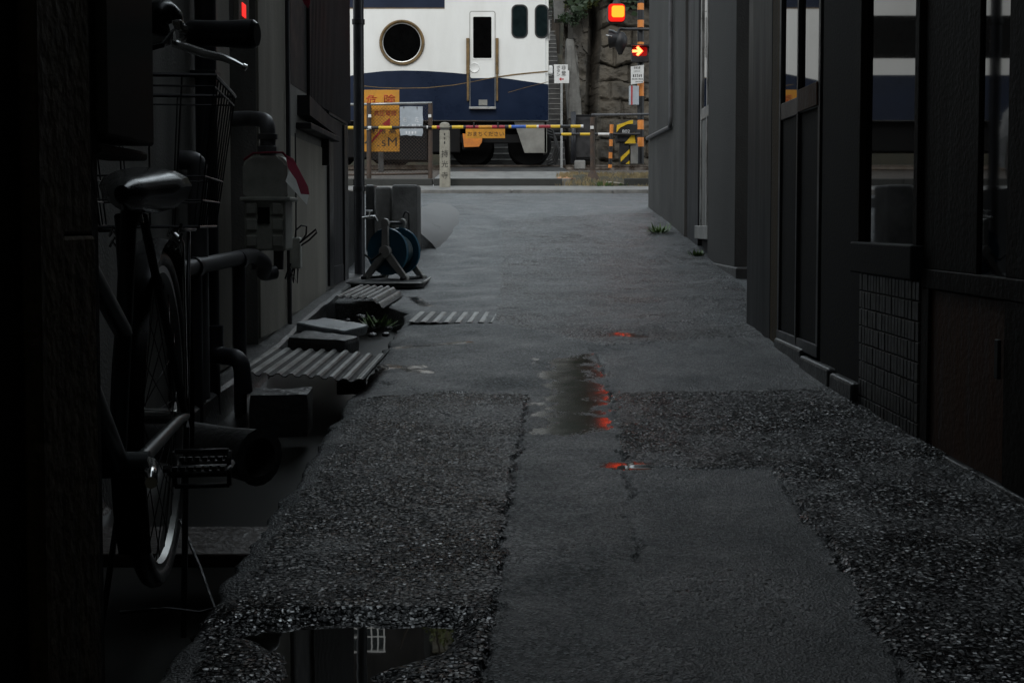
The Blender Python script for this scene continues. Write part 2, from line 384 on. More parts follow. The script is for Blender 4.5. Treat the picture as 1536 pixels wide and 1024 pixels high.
    hh = mix(wet, mix(coarse, hfi, hco), math_('MULTIPLY', n1.outputs["Fac"], .05))
    bp = N.new("ShaderNodeBump"); bp.inputs["Distance"].default_value = .0085; bp.inputs["Strength"].default_value = .85
    L.new(hh, bp.inputs["Height"]); L.new(bp.outputs[0], b.inputs["Normal"])
    return m
M["asphalt"] = asphalt("asphalt")
# alley pavement: a fine sheet with real relief at patch edges, cracks and the puddle hollow
rows = [1.45]
while rows[-1] < 19.2: rows.append(rows[-1] + .0055 * (rows[-1] / 2) ** 1.35)
rows = np.array(rows); ncol = 300
def xl(Y):
    base = np.interp(Y, [0, 2.2, 4.1, 5, 7.2, 7.7, 8.1, 12, 12.7, 30], [-.545, -.555, -.58, -.587, -.60, -.80, -1.3, -1.4, -2.15, -2.3])
    return base + (fbm(Y * 9, Y * 0 + 3, 5) - .5) * .05
u = np.linspace(0, 1, ncol)
XL = xl(rows); XA = XL[:, None] + (2.0 - XL[:, None]) * u[None, :] ** 1.0
YA = np.repeat(rows[:, None], ncol, 1)
jx = (fbm(XA * 16, YA * 16, 31, 5) - .5) * .05; jy = (fbm(XA * 16, YA * 16, 77, 5) - .5) * .05
xj, yj = XA + jx, YA + jy
coA = gp((500, 606), (655, 590), (790, 592), (786, 640), (768, 740), (752, 820), (745, 910), (722, 1024), (700, 1140), (300, 1140), (300, 930), (345, 860), (430, 740), (500, 640))
coB = gp((918, 590), (1245, 582), (1560, 730), (1390, 724), (1165, 702), (942, 700), (926, 640))
coC = gp((1165, 704), (1400, 722), (1560, 745), (1640, 1000), (1460, 1140), (1400, 1100), (1360, 1024), (1262, 840), (1192, 750))
coD = gp((752, 330), (985, 318), (1075, 384), (1180, 500), (905, 520), (745, 486), (752, 400))
coarse = np.zeros(XA.shape)
for pl, v in ((coA, 1), (coB, 1), (coC, .9), (coD, .72)): coarse = np.where(inpoly(XA + jx * (2.6 if v == .9 else 1), YA + jy * (2.6 if v == .9 else 1), pl), v, coarse)
coarse = np.maximum(coarse, .25 * (fbm(XA * 3, YA * 3, 8) > .56))
coarse = np.where((coarse > .3), coarse * (.55 + .75 * np.clip(fbm(XA * 5, YA * 5, 19) * 1.6 - .25, 0, 1)), coarse)
cracks = [gp((790, 592), (786, 640), (768, 740), (752, 820), (745, 910), (722, 1040)), gp((890, 525), (912, 560), (926, 640), (938, 702), (955, 800), (966, 860), (970, 905)),
          gp((1160, 700), (1192, 750), (1262, 840), (1300, 900), (1360, 1030)), gp((560, 572), (600, 580), (650, 592), (790, 592)), gp((890, 526), (990, 522))]
crack = np.zeros(XA.shape)
for i, c in enumerate(cracks):
    wdt = .010 if i == 3 else .006
    d = segdist(xj, yj, c); crack = np.maximum(crack, np.clip(1.5 - d / wdt, 0, 1) * np.clip((fbm(XA * 12, YA * 12, 60 + i) - .42) * 8, 0, 1))
wetp = gp((800, 536), (890, 528), (922, 560), (934, 600), (925, 645), (850, 655), (785, 648), (790, 590))
wet = np.clip((.075 - segdist(xj, yj, wetp + wetp[:1])) / .075, 0, 1) * .0
ins = inpoly(xj, yj, wetp); wet = np.where(ins, np.clip((np.clip(segdist(xj, yj, wetp + wetp[:1]) / .22, 0, .8) + (fbm(XA * 13, YA * 10, 3, 5) - .5) * 1.25 + .10) * 1.7, 0, 1), 0)
for (a, c) in (((640, 460), (620, 445)), ((560, 552), (630, 548)), ((575, 545), (640, 556)), ((920, 697), (955, 700)), ((600, 520), (700, 515)), ((925, 503), (962, 506))):
    d = segdist(XA + jx * .6, (YA + jy * .6), gp(a, c)) + (fbm(XA * 30, YA * 40, 66) - .5) * .03; wet = np.maximum(wet, np.clip(1.5 - d / .045, 0, 1))
wet = np.maximum(wet, np.clip((fbm(XA * 2.2, YA * 1.1, 91) - .60) * 5, 0, .3) * (YA < 12))
wet = np.maximum(wet, np.clip((fbm(XA * 1.6, YA * .7, 44) - .53) * 5, 0, .22) * np.clip((YA - 8) / 3, 0, 1) * (XA < .2))
# puddle hollow
pudp = gp((352, 932), (400, 922), (450, 915), (560, 913), (640, 914), (716, 916), (722, 940), (705, 966), (655, 992), (612, 1012), (596, 1050), (560, 1160), (200, 1160), (300, 1100), (392, 1006), (396, 984), (350, 965), (300, 962), (290, 945))
pin = inpoly(XA + jx * 1.3, YA + jy * 1.3, pudp); pd = segdist(XA + jx * 1.3, YA + jy * 1.3, pudp + pudp[:1])
hollow = np.where(pin, -np.clip(pd / .07, 0, 1) * .026 - .002, 0)
sdw = segdist(xj, yj, wetp + wetp[:1]); calm = 1 - np.maximum(np.clip((np.where(ins, sdw, -sdw) + .16) / .14, 0, 1), np.clip(1.4 - segdist(XA, YA, gp((912, 696), (960, 700))) / .12, 0, 1))
ZA = zg(YA) + ((fbm(XA * 2, YA * 2, 2) - .5) * .03 + (fbm(XA * 9, YA * 9, 12) - .5) * .010) * (.18 + .82 * calm)
flat = gp((800, 700), (930, 690), (960, 700), (960, 1000), (760, 1000))
ZA += -.008 * crack + hollow + (coarse > .3) * .004
side = np.clip((XA - 1.15) / .3, 0, 1) * np.clip((7 - YA) / 1, 0, 1); ZA += side * .015
edge = np.clip(1 - (XA - XL[:, None]) / .06, 0, 1); ZA -= edge ** 2 * .012
ZA -= np.clip((1.9 - YA), 0, 1) * .0
tone = (.45 + 1.1 * fbm(XA * 1.7, YA * 1.2, 71, 6)) * np.interp(YA, [0, 2.4, 6, 10, 14, 20], [.65, .85, 1.15, 1.7, 2.4, 2.8])  # near-to-far ramp paints distant sheen and a dim foreground into the colour
tone = tone * (1 - .45 * np.clip((fbm(XA * 3.5, YA * 3.5, 23, 5) - .5) * 5 + .6, 0, 1) * np.clip((2.75 - YA) / .5, 0, 1))  # damp band near the camera, doubling as painted foreground shade
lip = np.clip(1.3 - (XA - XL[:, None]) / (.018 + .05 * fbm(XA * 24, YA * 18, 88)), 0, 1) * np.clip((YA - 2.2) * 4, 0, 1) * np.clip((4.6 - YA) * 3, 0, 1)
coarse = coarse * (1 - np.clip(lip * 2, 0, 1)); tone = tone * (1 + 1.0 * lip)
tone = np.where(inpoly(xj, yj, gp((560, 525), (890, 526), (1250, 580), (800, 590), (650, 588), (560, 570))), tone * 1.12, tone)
# skirt down into the gutter
def sk(a, v=None): return np.concatenate([(a[:, :1] if v is None else v), a], 1)
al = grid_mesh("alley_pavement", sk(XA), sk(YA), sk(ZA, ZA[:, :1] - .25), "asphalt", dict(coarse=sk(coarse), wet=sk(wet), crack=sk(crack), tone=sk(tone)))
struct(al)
# street beyond the alley
xs = np.linspace(-14, 14, 113); ys = np.linspace(15.0, 19.3, 44); XX, YY = np.meshgrid(xs, ys); ZZ = zg(YY) - .022 + (fbm(XX, YY, 5) - .5) * .02
z0 = np.zeros(XX.shape)
struct(grid_mesh("street", XX, YY, ZZ, "asphalt", dict(coarse=z0 + .3, wet=np.clip((fbm(XX * .8, YY * 1.6, 4) - .52) * 4, 0, .5), crack=z0, tone=z0 + 2.1)))
# puddle water
def water(name, rough=.015):
    m = bpy.data.materials.new(name); m.use_nodes = True; nt = m.node_tree; b = nt.nodes["Principled BSDF"]
    b.inputs["Base Color"].default_value = (.006, .0055, .004, 1); b.inputs["Roughness"].default_value = rough; b.inputs["IOR"].default_value = 1.34
    n = nt.nodes.new("ShaderNodeTexNoise"); n.inputs["Scale"].default_value = 9; tc = nt.nodes.new("ShaderNodeTexCoord"); nt.links.new(tc.outputs["Object"], n.inputs["Vector"])
    bp = nt.nodes.new("ShaderNodeBump"); bp.inputs["Strength"].default_value = .012; bp.inputs["Distance"].default_value = .01
    nt.links.new(n.outputs["Fac"], bp.inputs["Height"]); nt.links.new(bp.outputs[0], b.inputs["Normal"])
    return m
M["water"] = water("water"); M["water_gutter"] = water("water_gutter", .3)
pz = zg(2.15) - .012
c = MB(); ps = [(x, y) for x, y in pudp]
cx = sum(p[0] for p in ps) / len(ps); cy = sum(p[1] for p in ps) / len(ps)
c.bm.faces.new([c.bm.verts.new((x + (x - cx) * .04, y + (y - cy) * .04, pz)) for x, y in ps])
struct(c.build("puddle_water", "water"))
# gutter along the left wall
yv = np.linspace(-2, 8.4, 120); 
prof = [(-1.115, -.03), (-1.11, -.13), (-.90, -.14), (-.62, -.13), (-.50, -.12)]
XX = np.array([[p[0] + (fbm(np.array([y * 5.]), np.array([p[0] * 7.]), 3)[0] - .5) * .02 for p in prof] for y in yv])
YY = np.repeat(yv[:, None], 5, 1); ZZ = zg(YY) + np.array([p[1] for p in prof])[None, :] + (fbm(XX * 9, YY * 7, 6) - .5) * .03
struct(grid_mesh("gutter", XX, YY, ZZ, "concrete_wet"))
yv = np.linspace(1.2, 7.6, 40); XX = np.repeat(np.linspace(-1.11, -.5, 5)[None, :], 40, 0); YY = np.repeat(yv[:, None], 5, 1)
struct(grid_mesh("gutter_water", XX, YY, zg(YY) - .122, "water_gutter"))
# ledge in front of the left building
yv = np.linspace(-2, 9.6, 100)
m_ = MB()
prev = None
for y in yv:
    z = zg(y) + .015 + .02 * math.sin(y * .9); j = (float(fbm(np.array([y * 3.]), np.array([.5]), 9)[0]) - .5) * .03
    ring = [m_.bm.verts.new(q) for q in ((-1.30, y, z + .01), (-1.125 + j, y, z), (-1.11 + j, y, z - .012), (-1.113 + j, y, z - .26))]
    if prev:
        for k in range(3): m_.bm.faces.new((prev[k], prev[k + 1], ring[k + 1], ring[k]))
    prev = ring
struct(m_.build("concrete_ledge", "concrete_wet"))
# ================================================================== LEFT BUILDING
XW = -1.2
def wy(px): return XW * F / (px - CX)
lb = thing("left_building", "dark grey mortar house along the left side, hung with pipes and a gas meter", "building", (-3, 4, 0))
m_ = MB(); ya, yb, yend = wy(345), wy(386), wy(523)
m_.box(-6, XW, -6, ya, -.3, 5.6); m_.box(-6, XW - .28, ya, yb, -.3, 5.6); m_.box(-6, XW, yb, yend, -.3, 5.6)
m_.build("wall", "mortar", lb)
m_ = MB(); m_.box(XW - .02, XW + .012, wy(386) + .01, wy(431), zg(6) + .03, 5.3, .004); m_.build("pilaster", "tan_wall", lb)
m_ = MB(); m_.box(XW - .02, XW + .006, wy(434), wy(487), zg(7) + .03, W(440, 205, XW).z, .004); m_.build("plaster_panel", "tan_wall", lb)
m_ = MB(); m_.box(XW - .02, XW + .010, wy(322), wy(344), zg(5) + .02, 5.0, .004); m_.build("door_jamb", "tan_wall", lb)
m_ = MB(); y = wy(462)
while y < yend - .03:
    m_.box(XW - .01, XW + .022, y, y + .03, W(490, 168, XW).z, 5.3, .006); y += .055
m_.box(XW - .01, XW + .008, wy(462), yend, W(490, 168, XW).z, 5.3); m_.build("ribbed_siding", "siding", lb)
m_ = MB(); zb = zg(8.6) + .05; m_.box(XW - .02, XW + .018, wy(491), wy(497), zb, W(491, 175, XW).z, .003); m_.box(XW - .02, XW + .018, wy(514), wy(519), zb, W(491, 175, XW).z, .003)
m_.box(XW - .02, XW + .018, wy(491), wy(519), W(491, 172, XW).z, W(491, 164, XW).z, .003); dfm = m_.build("door_frame", "steel_dark", lb)
m_ = MB(); m_.box(XW - .02, XW + .004, wy(497), wy(514), zb + .12, W(491, 175, XW).z); m_.box(XW - .02, XW + .009, wy(497) + .005, wy(514) - .005, zb, zb + .12, .003); m_.build("door_leaf", "siding", dfm)
# window shelf under the siding
m_ = MB(); a = W(446, 178, XW); b = W(489, 178, XW)
m_.yz([(a.y, a.z + .13), (a.y, a.z + .02), (b.y, a.z - .02), (b.y, a.z + .06)], XW - .01, XW + .07); m_.box(XW, XW + .085, a.y - .05, b.y + .03, a.z - .06, a.z - .025, .005)
m_.box(XW, XW + .05, b.y - .22, b.y - .16, a.z - .22, a.z - .06, .004); m_.build("window_shelf", "siding", lb)
m_ = MB(); m_.box(XW - .02, XW + .002, wy(438), wy(462), W(440, 128, XW).z, 4.6); m_.build("window", "black", lb)
m_ = MB(); m_.xz([(-6.4, 6.1), (-.66, 5.5), (-.66, 5.58), (-6.4, 6.2)], -6, yend + .25)  # unseen roof, overhang drawn out over the alley to darken it
m_.build("roof", "roof", lb)
m_ = MB(); m_.tube([(-.64, -6, 5.44), (-.64, yend + .3, 5.44)], .06); m_.build("roof_gutter", "pipe_dark", lb)
# downpipe pole at the building's end
t = thing("downpipe", "tall dark downpipe standing at the far corner of the left building", "pipe", P(540, 412, 9.6))
x0 = P(530, 100, 9.6).x; x1 = P(546, 100, 9.6).x; xc = (x0 + x1) / 2; rr = (x1 - x0) / 2
m_ = MB(); m_.tube([(xc, 9.6, zg(9.6) - .05), (xc, 9.6, 5.4)], rr, 16); m_.build("pipe", "pipe_dark", t)
for zz in (.75, 2.0, 3.4):
    m_ = MB(); m_.lathe([(rr, -.02), (rr + .008, -.018), (rr + .008, .018), (rr, .02)], (xc, 9.6, zz + .2), (0, 0, 1), 16); m_.build("clamp", "steel_dark", t)
# faucet at the pole
p = P(556, 326, 9.5); t = thing("faucet", "small brass garden tap on the dark downpipe above the blue hose reel", "faucet", p)
m_ = MB(); m_.tube([(xc + rr * .8, 9.55, p.z), (p.x - .01, 9.5, p.z), (p.x + .03, 9.5, p.z + .004), (p.x + .05, 9.5, p.z - .03)], [.012, .014, .014, .010]); m_.build("spout", "chrome", t)
m_ = MB(); m_.tube([(p.x - .01, 9.5, p.z + .01), (p.x - .01, 9.5, p.z + .045)], .006); m_.tube([(p.x - .035, 9.5, p.z + .047), (p.x + .015, 9.5, p.z + .047)], .006); m_.build("tap_handle", "chrome", t)
# wall pipes
def wpipe(name, label, pts, r, m, clamps=()):
    q = MB(); q.tube(pts, r, 14)
    for c_ in clamps: q.box(c_[0] - r - .03, c_[0] + r + .004, c_[1] - r - .004, c_[1] + r + .004, c_[2] - .012, c_[2] + .012, .002)
    return tag(q.build(name, m), label, "pipe")
def bend(pts, rad=.06, n=5):
    pts = [Vector(p) for p in pts]; out = [pts[0]]
    for a, b, c in zip(pts, pts[1:], pts[2:]):
        d1 = (a - b).normalized(); d2 = (c - b).normalized(); r = min(rad, (a - b).length * .49, (c - b).length * .49)
        p1 = b + d1 * r; p2 = b + d2 * r
        for k in range(n + 1):
            t_ = k / n; out.append(p1 * (1 - t_) ** 2 + b * 2 * t_ * (1 - t_) + p2 * t_ ** 2)
    out.append(pts[-1]); return out
a = W(309, 100, -1.15); wpipe("drain_pipe", "dark vertical drain pipe on the left wall behind the bicycle basket", [(-1.15, a.y, zg(a.y) - .1), (-1.15, a.y, 5.3)], .041, "pipe_dark", [(-1.15, a.y, W(309, 112, -1.15).z), (-1.15, a.y, zg(a.y) + .5)])
b = W(432, 150, -1.17); wpipe("cable_conduit", "thin black cable conduit running up the plaster edge right of the gas meter", [(-1.17, b.y, zg(b.y)), (-1.17, b.y, 5.0)], .013, "pipe_dark")
a = W(296, 240, -1.14); c_ = W(296, 420, -1.14); wpipe("vent_pipe", "short grey capped standpipe on the wall behind the bicycle saddle", bend([(-1.14, a.y, zg(a.y)), (-1.14, a.y, a.z), (-1.21, a.y, a.z)], .05), .036, "pipe_grey")
# gas pipework: horizontal pipe on legs
h0 = P(252, 408, 4.25); h1 = P(380, 386, 5.15)
wpipe("gas_pipe", "grey horizontal gas pipe running along the left wall from the bicycle to the gas meter", bend([h0 + Vector((-.25, -.35, -.01)), h0, h1 + Vector((0, 0, .01)), h1 + Vector((.045, .06, -.03)), P(392, 412, 5.25), P(412, 408, 5.3)], .06), .03, "pipe_grey")
for k, (px, lab) in enumerate(((287, "dark pipe leg under the gas pipe nearest to the bicycle wheel"), (355, "dark pipe leg under the gas pipe below the gas meter"))):
    f_ = (px - 252) / 128; p = h0.lerp(h1, f_)
    q = MB(); q.tube([p, Vector((p.x, p.y, zg(p.y) - .12))], .026, 12); q.lathe([(.03, -.02), (.038, -.016), (.038, .016), (.03, .02)], p, (h1 - h0), 14)
    tag(q.build("pipe_leg", "pipe_dark"), lab, "pipe", "legs under the gas pipe")
a = P(322, 470, 4.75); wpipe("elbow_drain", "dark drain pipe with a double bend emptying into the gutter below the gas pipe", bend([Vector((a.x, a.y, zg(a.y) + .25)), P(322, 533, 4.75), P(362, 536, 4.7), P(366, 590, 4.7)], .05), .033, "pipe_dark")
# gas meter
gy = 5.35; gm = thing("gas_meter", "grey green gas meter with rounded top hanging on pipes on the left wall", "meter", P(400, 375, gy))
a = P(366, 296, gy); b = P(432, 234, gy); d0, d1 = gy - .02, gy + .16
m_ = MB(); m_.xz(rrect(a.x, b.x, a.z - .03, b.z, .045), d0, d1); bmesh.ops.bevel(m_.bm, geom=[e for e in m_.bm.edges if abs(e.verts[0].co.y - e.verts[1].co.y) < 1e-4], offset=.012, segments=2, affect='EDGES'); m_.build("upper_case", "meter_grey", gm, True)
a2 = P(368, 376, gy); b2 = P(429, 300, gy)
m_ = MB(); m_.box(a2.x, b2.x, d0 + .005, d1, a2.z, b2.z, .008); m_.build("lower_case", "meter_grey", gm)
m_ = MB(); m_.box(a.x - .012, b.x + .012, d0 - .012, d1 + .01, b2.z - .005, b2.z + .012, .004); m_.build("rim", "meter_grey", gm)
m_ = MB(); w_ = b2.x - a2.x; m_.box(a2.x + w_ * .33, a2.x + w_ * .62, d0 - .003, d0 + .02, b2.z - .10, b2.z - .03, .003); m_.build("dial_window", "glass_dark", gm)
for sx in (.05, .68):
    for k in range(3):
        m_ = MB(); m_.box(a2.x + w_ * sx, a2.x + w_ * (sx + .26), d0 - .006, d0 + .02, b2.z - .06 - .068 * k, b2.z - .012 - .068 * k, .005); m_.build("moulding", "meter_grey", gm)
m_ = MB(); e0 = P(362, 178, gy + .2); m_.tube(bend([e0 + Vector((-.12, .05, 0)), e0 + Vector((.05, .02, .004)), P(402, 182, gy + .08), P(402, 240, gy + .08)], .055, 6), .033, 14)
m_.lathe([(.034, -.012), (.042, -.01), (.042, .01), (.034, .012)], P(402, 205, gy + .08), (0, 0, 1), 14); m_.lathe([(.034, -.02), (.046, -.016), (.046, .016), (.034, .02)], P(402, 226, gy + .08), (0, 0, 1), 6); m_.build("inlet_pipe", "pipe_grey", gm)
for px in (385, 418):
    m_ = MB(); m_.tube([P(px, 372, gy + .08), P(px, 404, gy + .08)], .022, 12); m_.build("outlet_pipe", "pipe_grey", gm)
# red cord and the red/white cloth tied on the meter
cl = thing("cloth_tag", "red and white cloth hanging from a red cord round the top of the gas meter", "cloth", P(440, 240, gy))
m_ = MB(); m_.tube([P(366, 240, gy - .03), P(380, 230, gy - .04), P(402, 229, gy - .05), P(424, 229, gy - .04), P(440, 246, gy - .02)], .005, 6); m_.build("cord", "cloth_red", cl)
def sheet(px, Y, dy, th=.004, fy=None):
    q = MB(); A = [q.bm.verts.new(P(x, y, fy(x, y) if fy else Y + dy * i)) for i, (x, y) in enumerate(px)]; B = [q.bm.verts.new(v.co + Vector((0, th, 0))) for v in A]
    q.bm.faces.new(A); q.bm.faces.new(B[::-1])
    for k in range(len(A)): q.bm.faces.new((A[k], B[k], B[(k + 1) % len(A)], A[(k + 1) % len(A)]))
    return q
sheet([(428, 232), (440, 238), (462, 280), (464, 292), (450, 291), (442, 268), (432, 252)], 0, 0, fy=lambda x, y: gy + .02 - (y - 230) * .0020 + (x - 445) * .003).build("red_fold", "cloth_red", cl)
sheet([(434, 256), (444, 270), (451, 291), (463, 292), (460, 307), (449, 295), (428, 272)], 0, 0, fy=lambda x, y: gy - .0 - (y - 230) * .0026 + (x - 445) * .004).build("white_fold", "cloth_white", cl)
# electric junction box with cable loops
jb = thing("junction_box", "small grey junction box with loops of black cable beside the gas meter", "box", P(443, 400, 6.3))
a = P(436, 403, 6.3); b = P(452, 356, 6.3)
m_ = MB(); m_.box(a.x, b.x, 6.27, 6.33, a.z, b.z, .01); m_.build("case", "meter_grey", jb)
m_ = MB(); m_.tube([P(443, 356, 6.28), P(444, 345, 6.26), P(452, 338, 6.25), P(460, 340, 6.25), P(459, 352, 6.25), P(450, 364, 6.24), P(462, 354, 6.23), P(474, 344, 6.23), P(475, 349, 6.23), P(464, 360, 6.24), P(452, 368, 6.26)], .0045, 6)
m_.tube([P(444, 356, 6.3), P(444, 300, 6.35), P(443, 200, 6.45)], .004, 6)
m_.tube([P(440, 403, 6.28), P(433, 420, 6.27), P(428, 418, 6.27), P(436, 395, 6.26)], .005, 6); m_.tube([P(442, 403, 6.28), P(440, 424, 6.27), P(437, 408, 6.27), P(446, 425, 6.26), P(447, 403, 6.28)], .004, 6); m_.build("cable", "black_rubber", jb)
# meter board with the red light
mb_ = thing("alarm_panel", "pale narrow panel with a glowing red light high on the left wall", "panel", W(364, 40, -1.17))
a = W(357, 42, -1.17); b = W(372, -30, -1.17)
m_ = MB(); m_.box(-1.19, -1.166, a.y, b.y, a.z, b.z + .1, .004); m_.build("board", "tan_wall", mb_)
a = W(363.5, 24, -1.164); b = W(368.5, 8, -1.164)
m_ = MB(); m_.box(-1.168, -1.162, a.y, b.y, a.z, b.z, .002); m_.build("lamp", "led_glow", mb_)
p = W(458, 6, -1.12)
q = sheet([(451, -30), (466, -30), (465, 6), (462, 13), (456, 6), (452, -4)], p.y, .004); tag(q.build("red_lantern_cloth", "cloth_red"), "small red cloth hanging at the top of the dark ribbed siding", "cloth")
# ------------------------------------------------------------------ timber screen in the left foreground
XS = -.36
ts = thing("timber_screen", "dark brown timber screen of upright boards in the near left foreground", "fence", (-.36, 1.0, -.02))
def sy(px): return XS * F / (px - CX)
for i, (a, b, mm, xo) in enumerate(((-60, 57, "dark_wood", -.012), (59, 99, "old_wood", 0), (101, 151, "old_wood", -.004), (153, 166, "dark_wood", -.010))):
    m_ = MB(); z1_ = 2.4 if i != 2 else W(130, 354, XS).z
    m_.box(XS - .045, XS + xo, sy(a), sy(b), -.02, z1_, .003); m_.build("board", mm, ts)
m_ = MB(); m_.box(XS - .043, XS - .006, sy(101), sy(150), W(130, 352, XS).z, 2.4, .003); m_.build("board", "old_wood", ts)
m_ = MB(); m_.box(XS - .30, XS - .06, .2, sy(60), -.02, 2.4, .003); m_.build("back_panel", "dark_wood", ts)
gb = thing("wall_cabinet", "grey metal cabinet fixed to the end of the timber screen above the bicycle", "cabinet", W(200, 238, XS))
m_ = MB(); m_.box(XS - .05, XS - .002, sy(167), sy(237), W(200, 212, XS).z, 2.3, .003); m_.build("door", "grey_panel", gb)
m_ = MB(); m_.box(XS - .05, XS - .008, sy(167), sy(236), W(200, 236, XS).z, W(200, 212, XS).z - .006, .003); m_.build("lower_rail", "grey_panel", gb)
# ================================================================== BICYCLE
bk = thing("bicycle", "old black city bicycle with a rear wire basket parked at the left wall", "bicycle", (-.62, 1.9, 0))
RA = P(237, 608, 2.45); BB = P(176, 697, 2.02); d_ = Vector((BB.x - RA.x, BB.y - RA.y, 0)).normalized(); sd = Vector((-d_.y, d_.x, 0))   # d_: forward, sd: towards the bike's side
if sd.x < 0: sd = -sd
lean = Vector((.04, 0, 0))
RW = .325; RA.z = zg(2.45) + RW - .01
FA = RA + d_ * 1.10; FA.z = zg(FA.y) + RW
upv = Vector((0, 0, 1))
def wheel(c, name):
    w_ = MB(); pts = [c + (d_ * math.cos(t) + upv * math.sin(t)) * (RW - .018) for t in np.linspace(0, 2 * PI, 57)[:-1]]
    w_.tube(pts, .018, 10, True); ty = w_.build("tyre", "black_rubber", None)
    e = w_
    w_ = MB(); w_.lathe([(RW - .030, -.011), (RW - .045, -.011), (RW - .050, 0), (RW - .045, .011), (RW - .030, .011), (RW - .030, -.011)], c, sd, 56); rim = w_.build("rim", "rim_steel", None)
    w_ = MB(); w_.lathe([(0, -.05), (.012, -.05), (.012, -.035), (.028, -.033), (.028, -.028), (.016, -.025), (.016, .025), (.028, .028), (.028, .033), (.012, .035), (.012, .05), (0, .05)], c, sd, 20); hub = w_.build("hub", "chrome", None)
    w_ = MB()
    for k in range(32):
        a = 2 * PI * k / 32; o_ = .03 * (1 if k % 2 else -1); b_ = a + .35 * (1 if k % 4 < 2 else -1)
        w_.tube([c + sd * o_ + (d_ * math.cos(b_) + upv * math.sin(b_)) * .025, c + (d_ * math.cos(a) + upv * math.sin(a)) * (RW - .045)], .0011, 4)
    sp = w_.build("spokes", "steel_dark", None)
    for o in (ty, rim, hub, sp): pass
    adopt(ty, bk); ty.name = name
    for o in (rim, hub, sp): o.parent = ty
    return ty
wheel(RA, "rear_wheel"); wheel(FA, "front_wheel")
# mudguard
w_ = MB(); prev = None
for t in np.linspace(R(-20), R(215), 40):
    rd = d_ * math.cos(PI - t) + upv * math.sin(t)
    ring = [w_.bm.verts.new(RA + rd * (RW + .022 - .5 * abs(s_) * .35) + sd * s_) for s_ in (-.028, -.018, 0, .018, .028)]
    if prev:
        for k in range(4): f = w_.bm.faces.new((prev[k], prev[k + 1], ring[k + 1], ring[k])); f.smooth = True
    prev = ring
w_.build("mudguard", "black_gloss", bk)
w_ = MB(); up_ = RA + upv * .12
w_.tube(bend([RA + sd * .055, RA + sd * .045 - d_ * .05 + upv * .34, RA + sd * .028 - d_ * .06 + upv * .355], .03), .0032, 6); w_.tube([RA - sd * .055, RA - sd * .03 - d_ * .05 + upv * .35], .0032, 6); w_.build("mudguard_stay", "chrome", bk)
# frame
ST = BB + upv * .46 - d_ * .16; HT0 = FA + upv * .34 - d_ * .13; HT1 = HT0 + upv * .14 - d_ * .045
w_ = MB()
for s_ in (-1, 1):
    w_.tube([RA + sd * .052 * s_, RA + sd * .045 * s_ + d_ * .08, BB + sd * .03 * s_ - d_ * .03], [.009, .011, .013], 10)
    w_.tube([RA + sd * .052 * s_, ST - upv * .06 + sd * .02 * s_], .008, 8)
w_.tube([BB, ST], .014, 12); w_.tube([BB, HT0 + upv * .02], .019, 12); w_.tube([BB.lerp(ST, .45), HT1 - upv * .04], .015, 12); w_.tube([HT0 - upv * .02, HT1 + upv * .02], .021, 12)
w_.tube([BB - sd * .05, BB + sd * .05], .021, 14)
w_.build("frame", "frame_paint", bk)
w_ = MB()
for s_ in (-1, 1): w_.tube([HT0 - upv * .03 + sd * .03 * s_, FA + sd * .05 * s_ + upv * .1 - d_ * .02, FA + sd * .05 * s_], [.013, .012, .008], 8)
w_.tube([HT0 - upv * .03 - sd * .035, HT0 - upv * .03 + sd * .035], .014, 8); w_.build("fork", "frame_paint", bk)
# crank and pedals (side of the bike that faces the alley is +sd)
def pedal(c_, s_):
    q = MB(); L_ = .085; hw = .042
    q.tube([c_, c_ + sd * s_ * .10], .006, 8)
    a0 = c_ + sd * s_ * .018
    for f0 in (-1, 1):
        q.tube([a0 + d_ * hw * f0 + upv * .012 * 0, a0 + sd * s_ * L_ + d_ * hw * f0], .006, 6)
        for k in range(7): q.box(*[v for ax in range(3) for v in ((a0 + sd * s_ * (L_ * (k + .5) / 7) + d_ * hw * f0)[ax] - .004, (a0 + sd * s_ * (L_ * (k + .5) / 7) + d_ * hw * f0)[ax] + .004)][:4], (a0.z + .002), (a0.z + .011))
    for e_ in (0, L_): q.tube([a0 + sd * s_ * e_ - d_ * hw, a0 + sd * s_ * e_ + d_ * hw], .006, 6)
    # the pedal hangs upright, so its cage faces the camera
    q.tube([a0 + upv * .028, a0 + sd * s_ * L_ + upv * .028], .004, 6); q.tube([a0 - upv * .028, a0 + sd * s_ * L_ - upv * .028], .004, 6)
    q.tube([a0 + upv * .028, a0 - upv * .028], .004, 6); q.tube([a0 + sd * s_ * L_ + upv * .028, a0 + sd * s_ * L_ - upv * .028], .004, 6)
    return q
cr = MB(); ce = BB + sd * .06; pe = ce + d_ * .155 + upv * .03 * 0
CRK = MB(); pc = BB + sd * .068 + d_ * .10 - upv * .01
CRK.tube([BB + sd * .05, pc], [.013, .010], 8); CRK.build("crank", "chrome", bk); CRK = MB(); CRK.tube([BB - sd * .05, BB - sd * .068 - d_ * .10 + upv * .01], [.013, .010], 8); CRK.build("crank", "chrome", bk)
pedal(BB + sd * .075 + d_ * .02 - upv * .005, 1).build("pedal", "black_rubber", bk); pedal(BB - sd * .075 - d_ * .10 + upv * .01, -1).build("pedal", "black_rubber", bk)
w_ = MB(); w_.lathe([(0, -.003), (.09, -.003), (.095, 0), (.09, .003), (0, .003)], BB - sd * .055, sd, 30); w_.build("chainring", "steel_dark", bk)
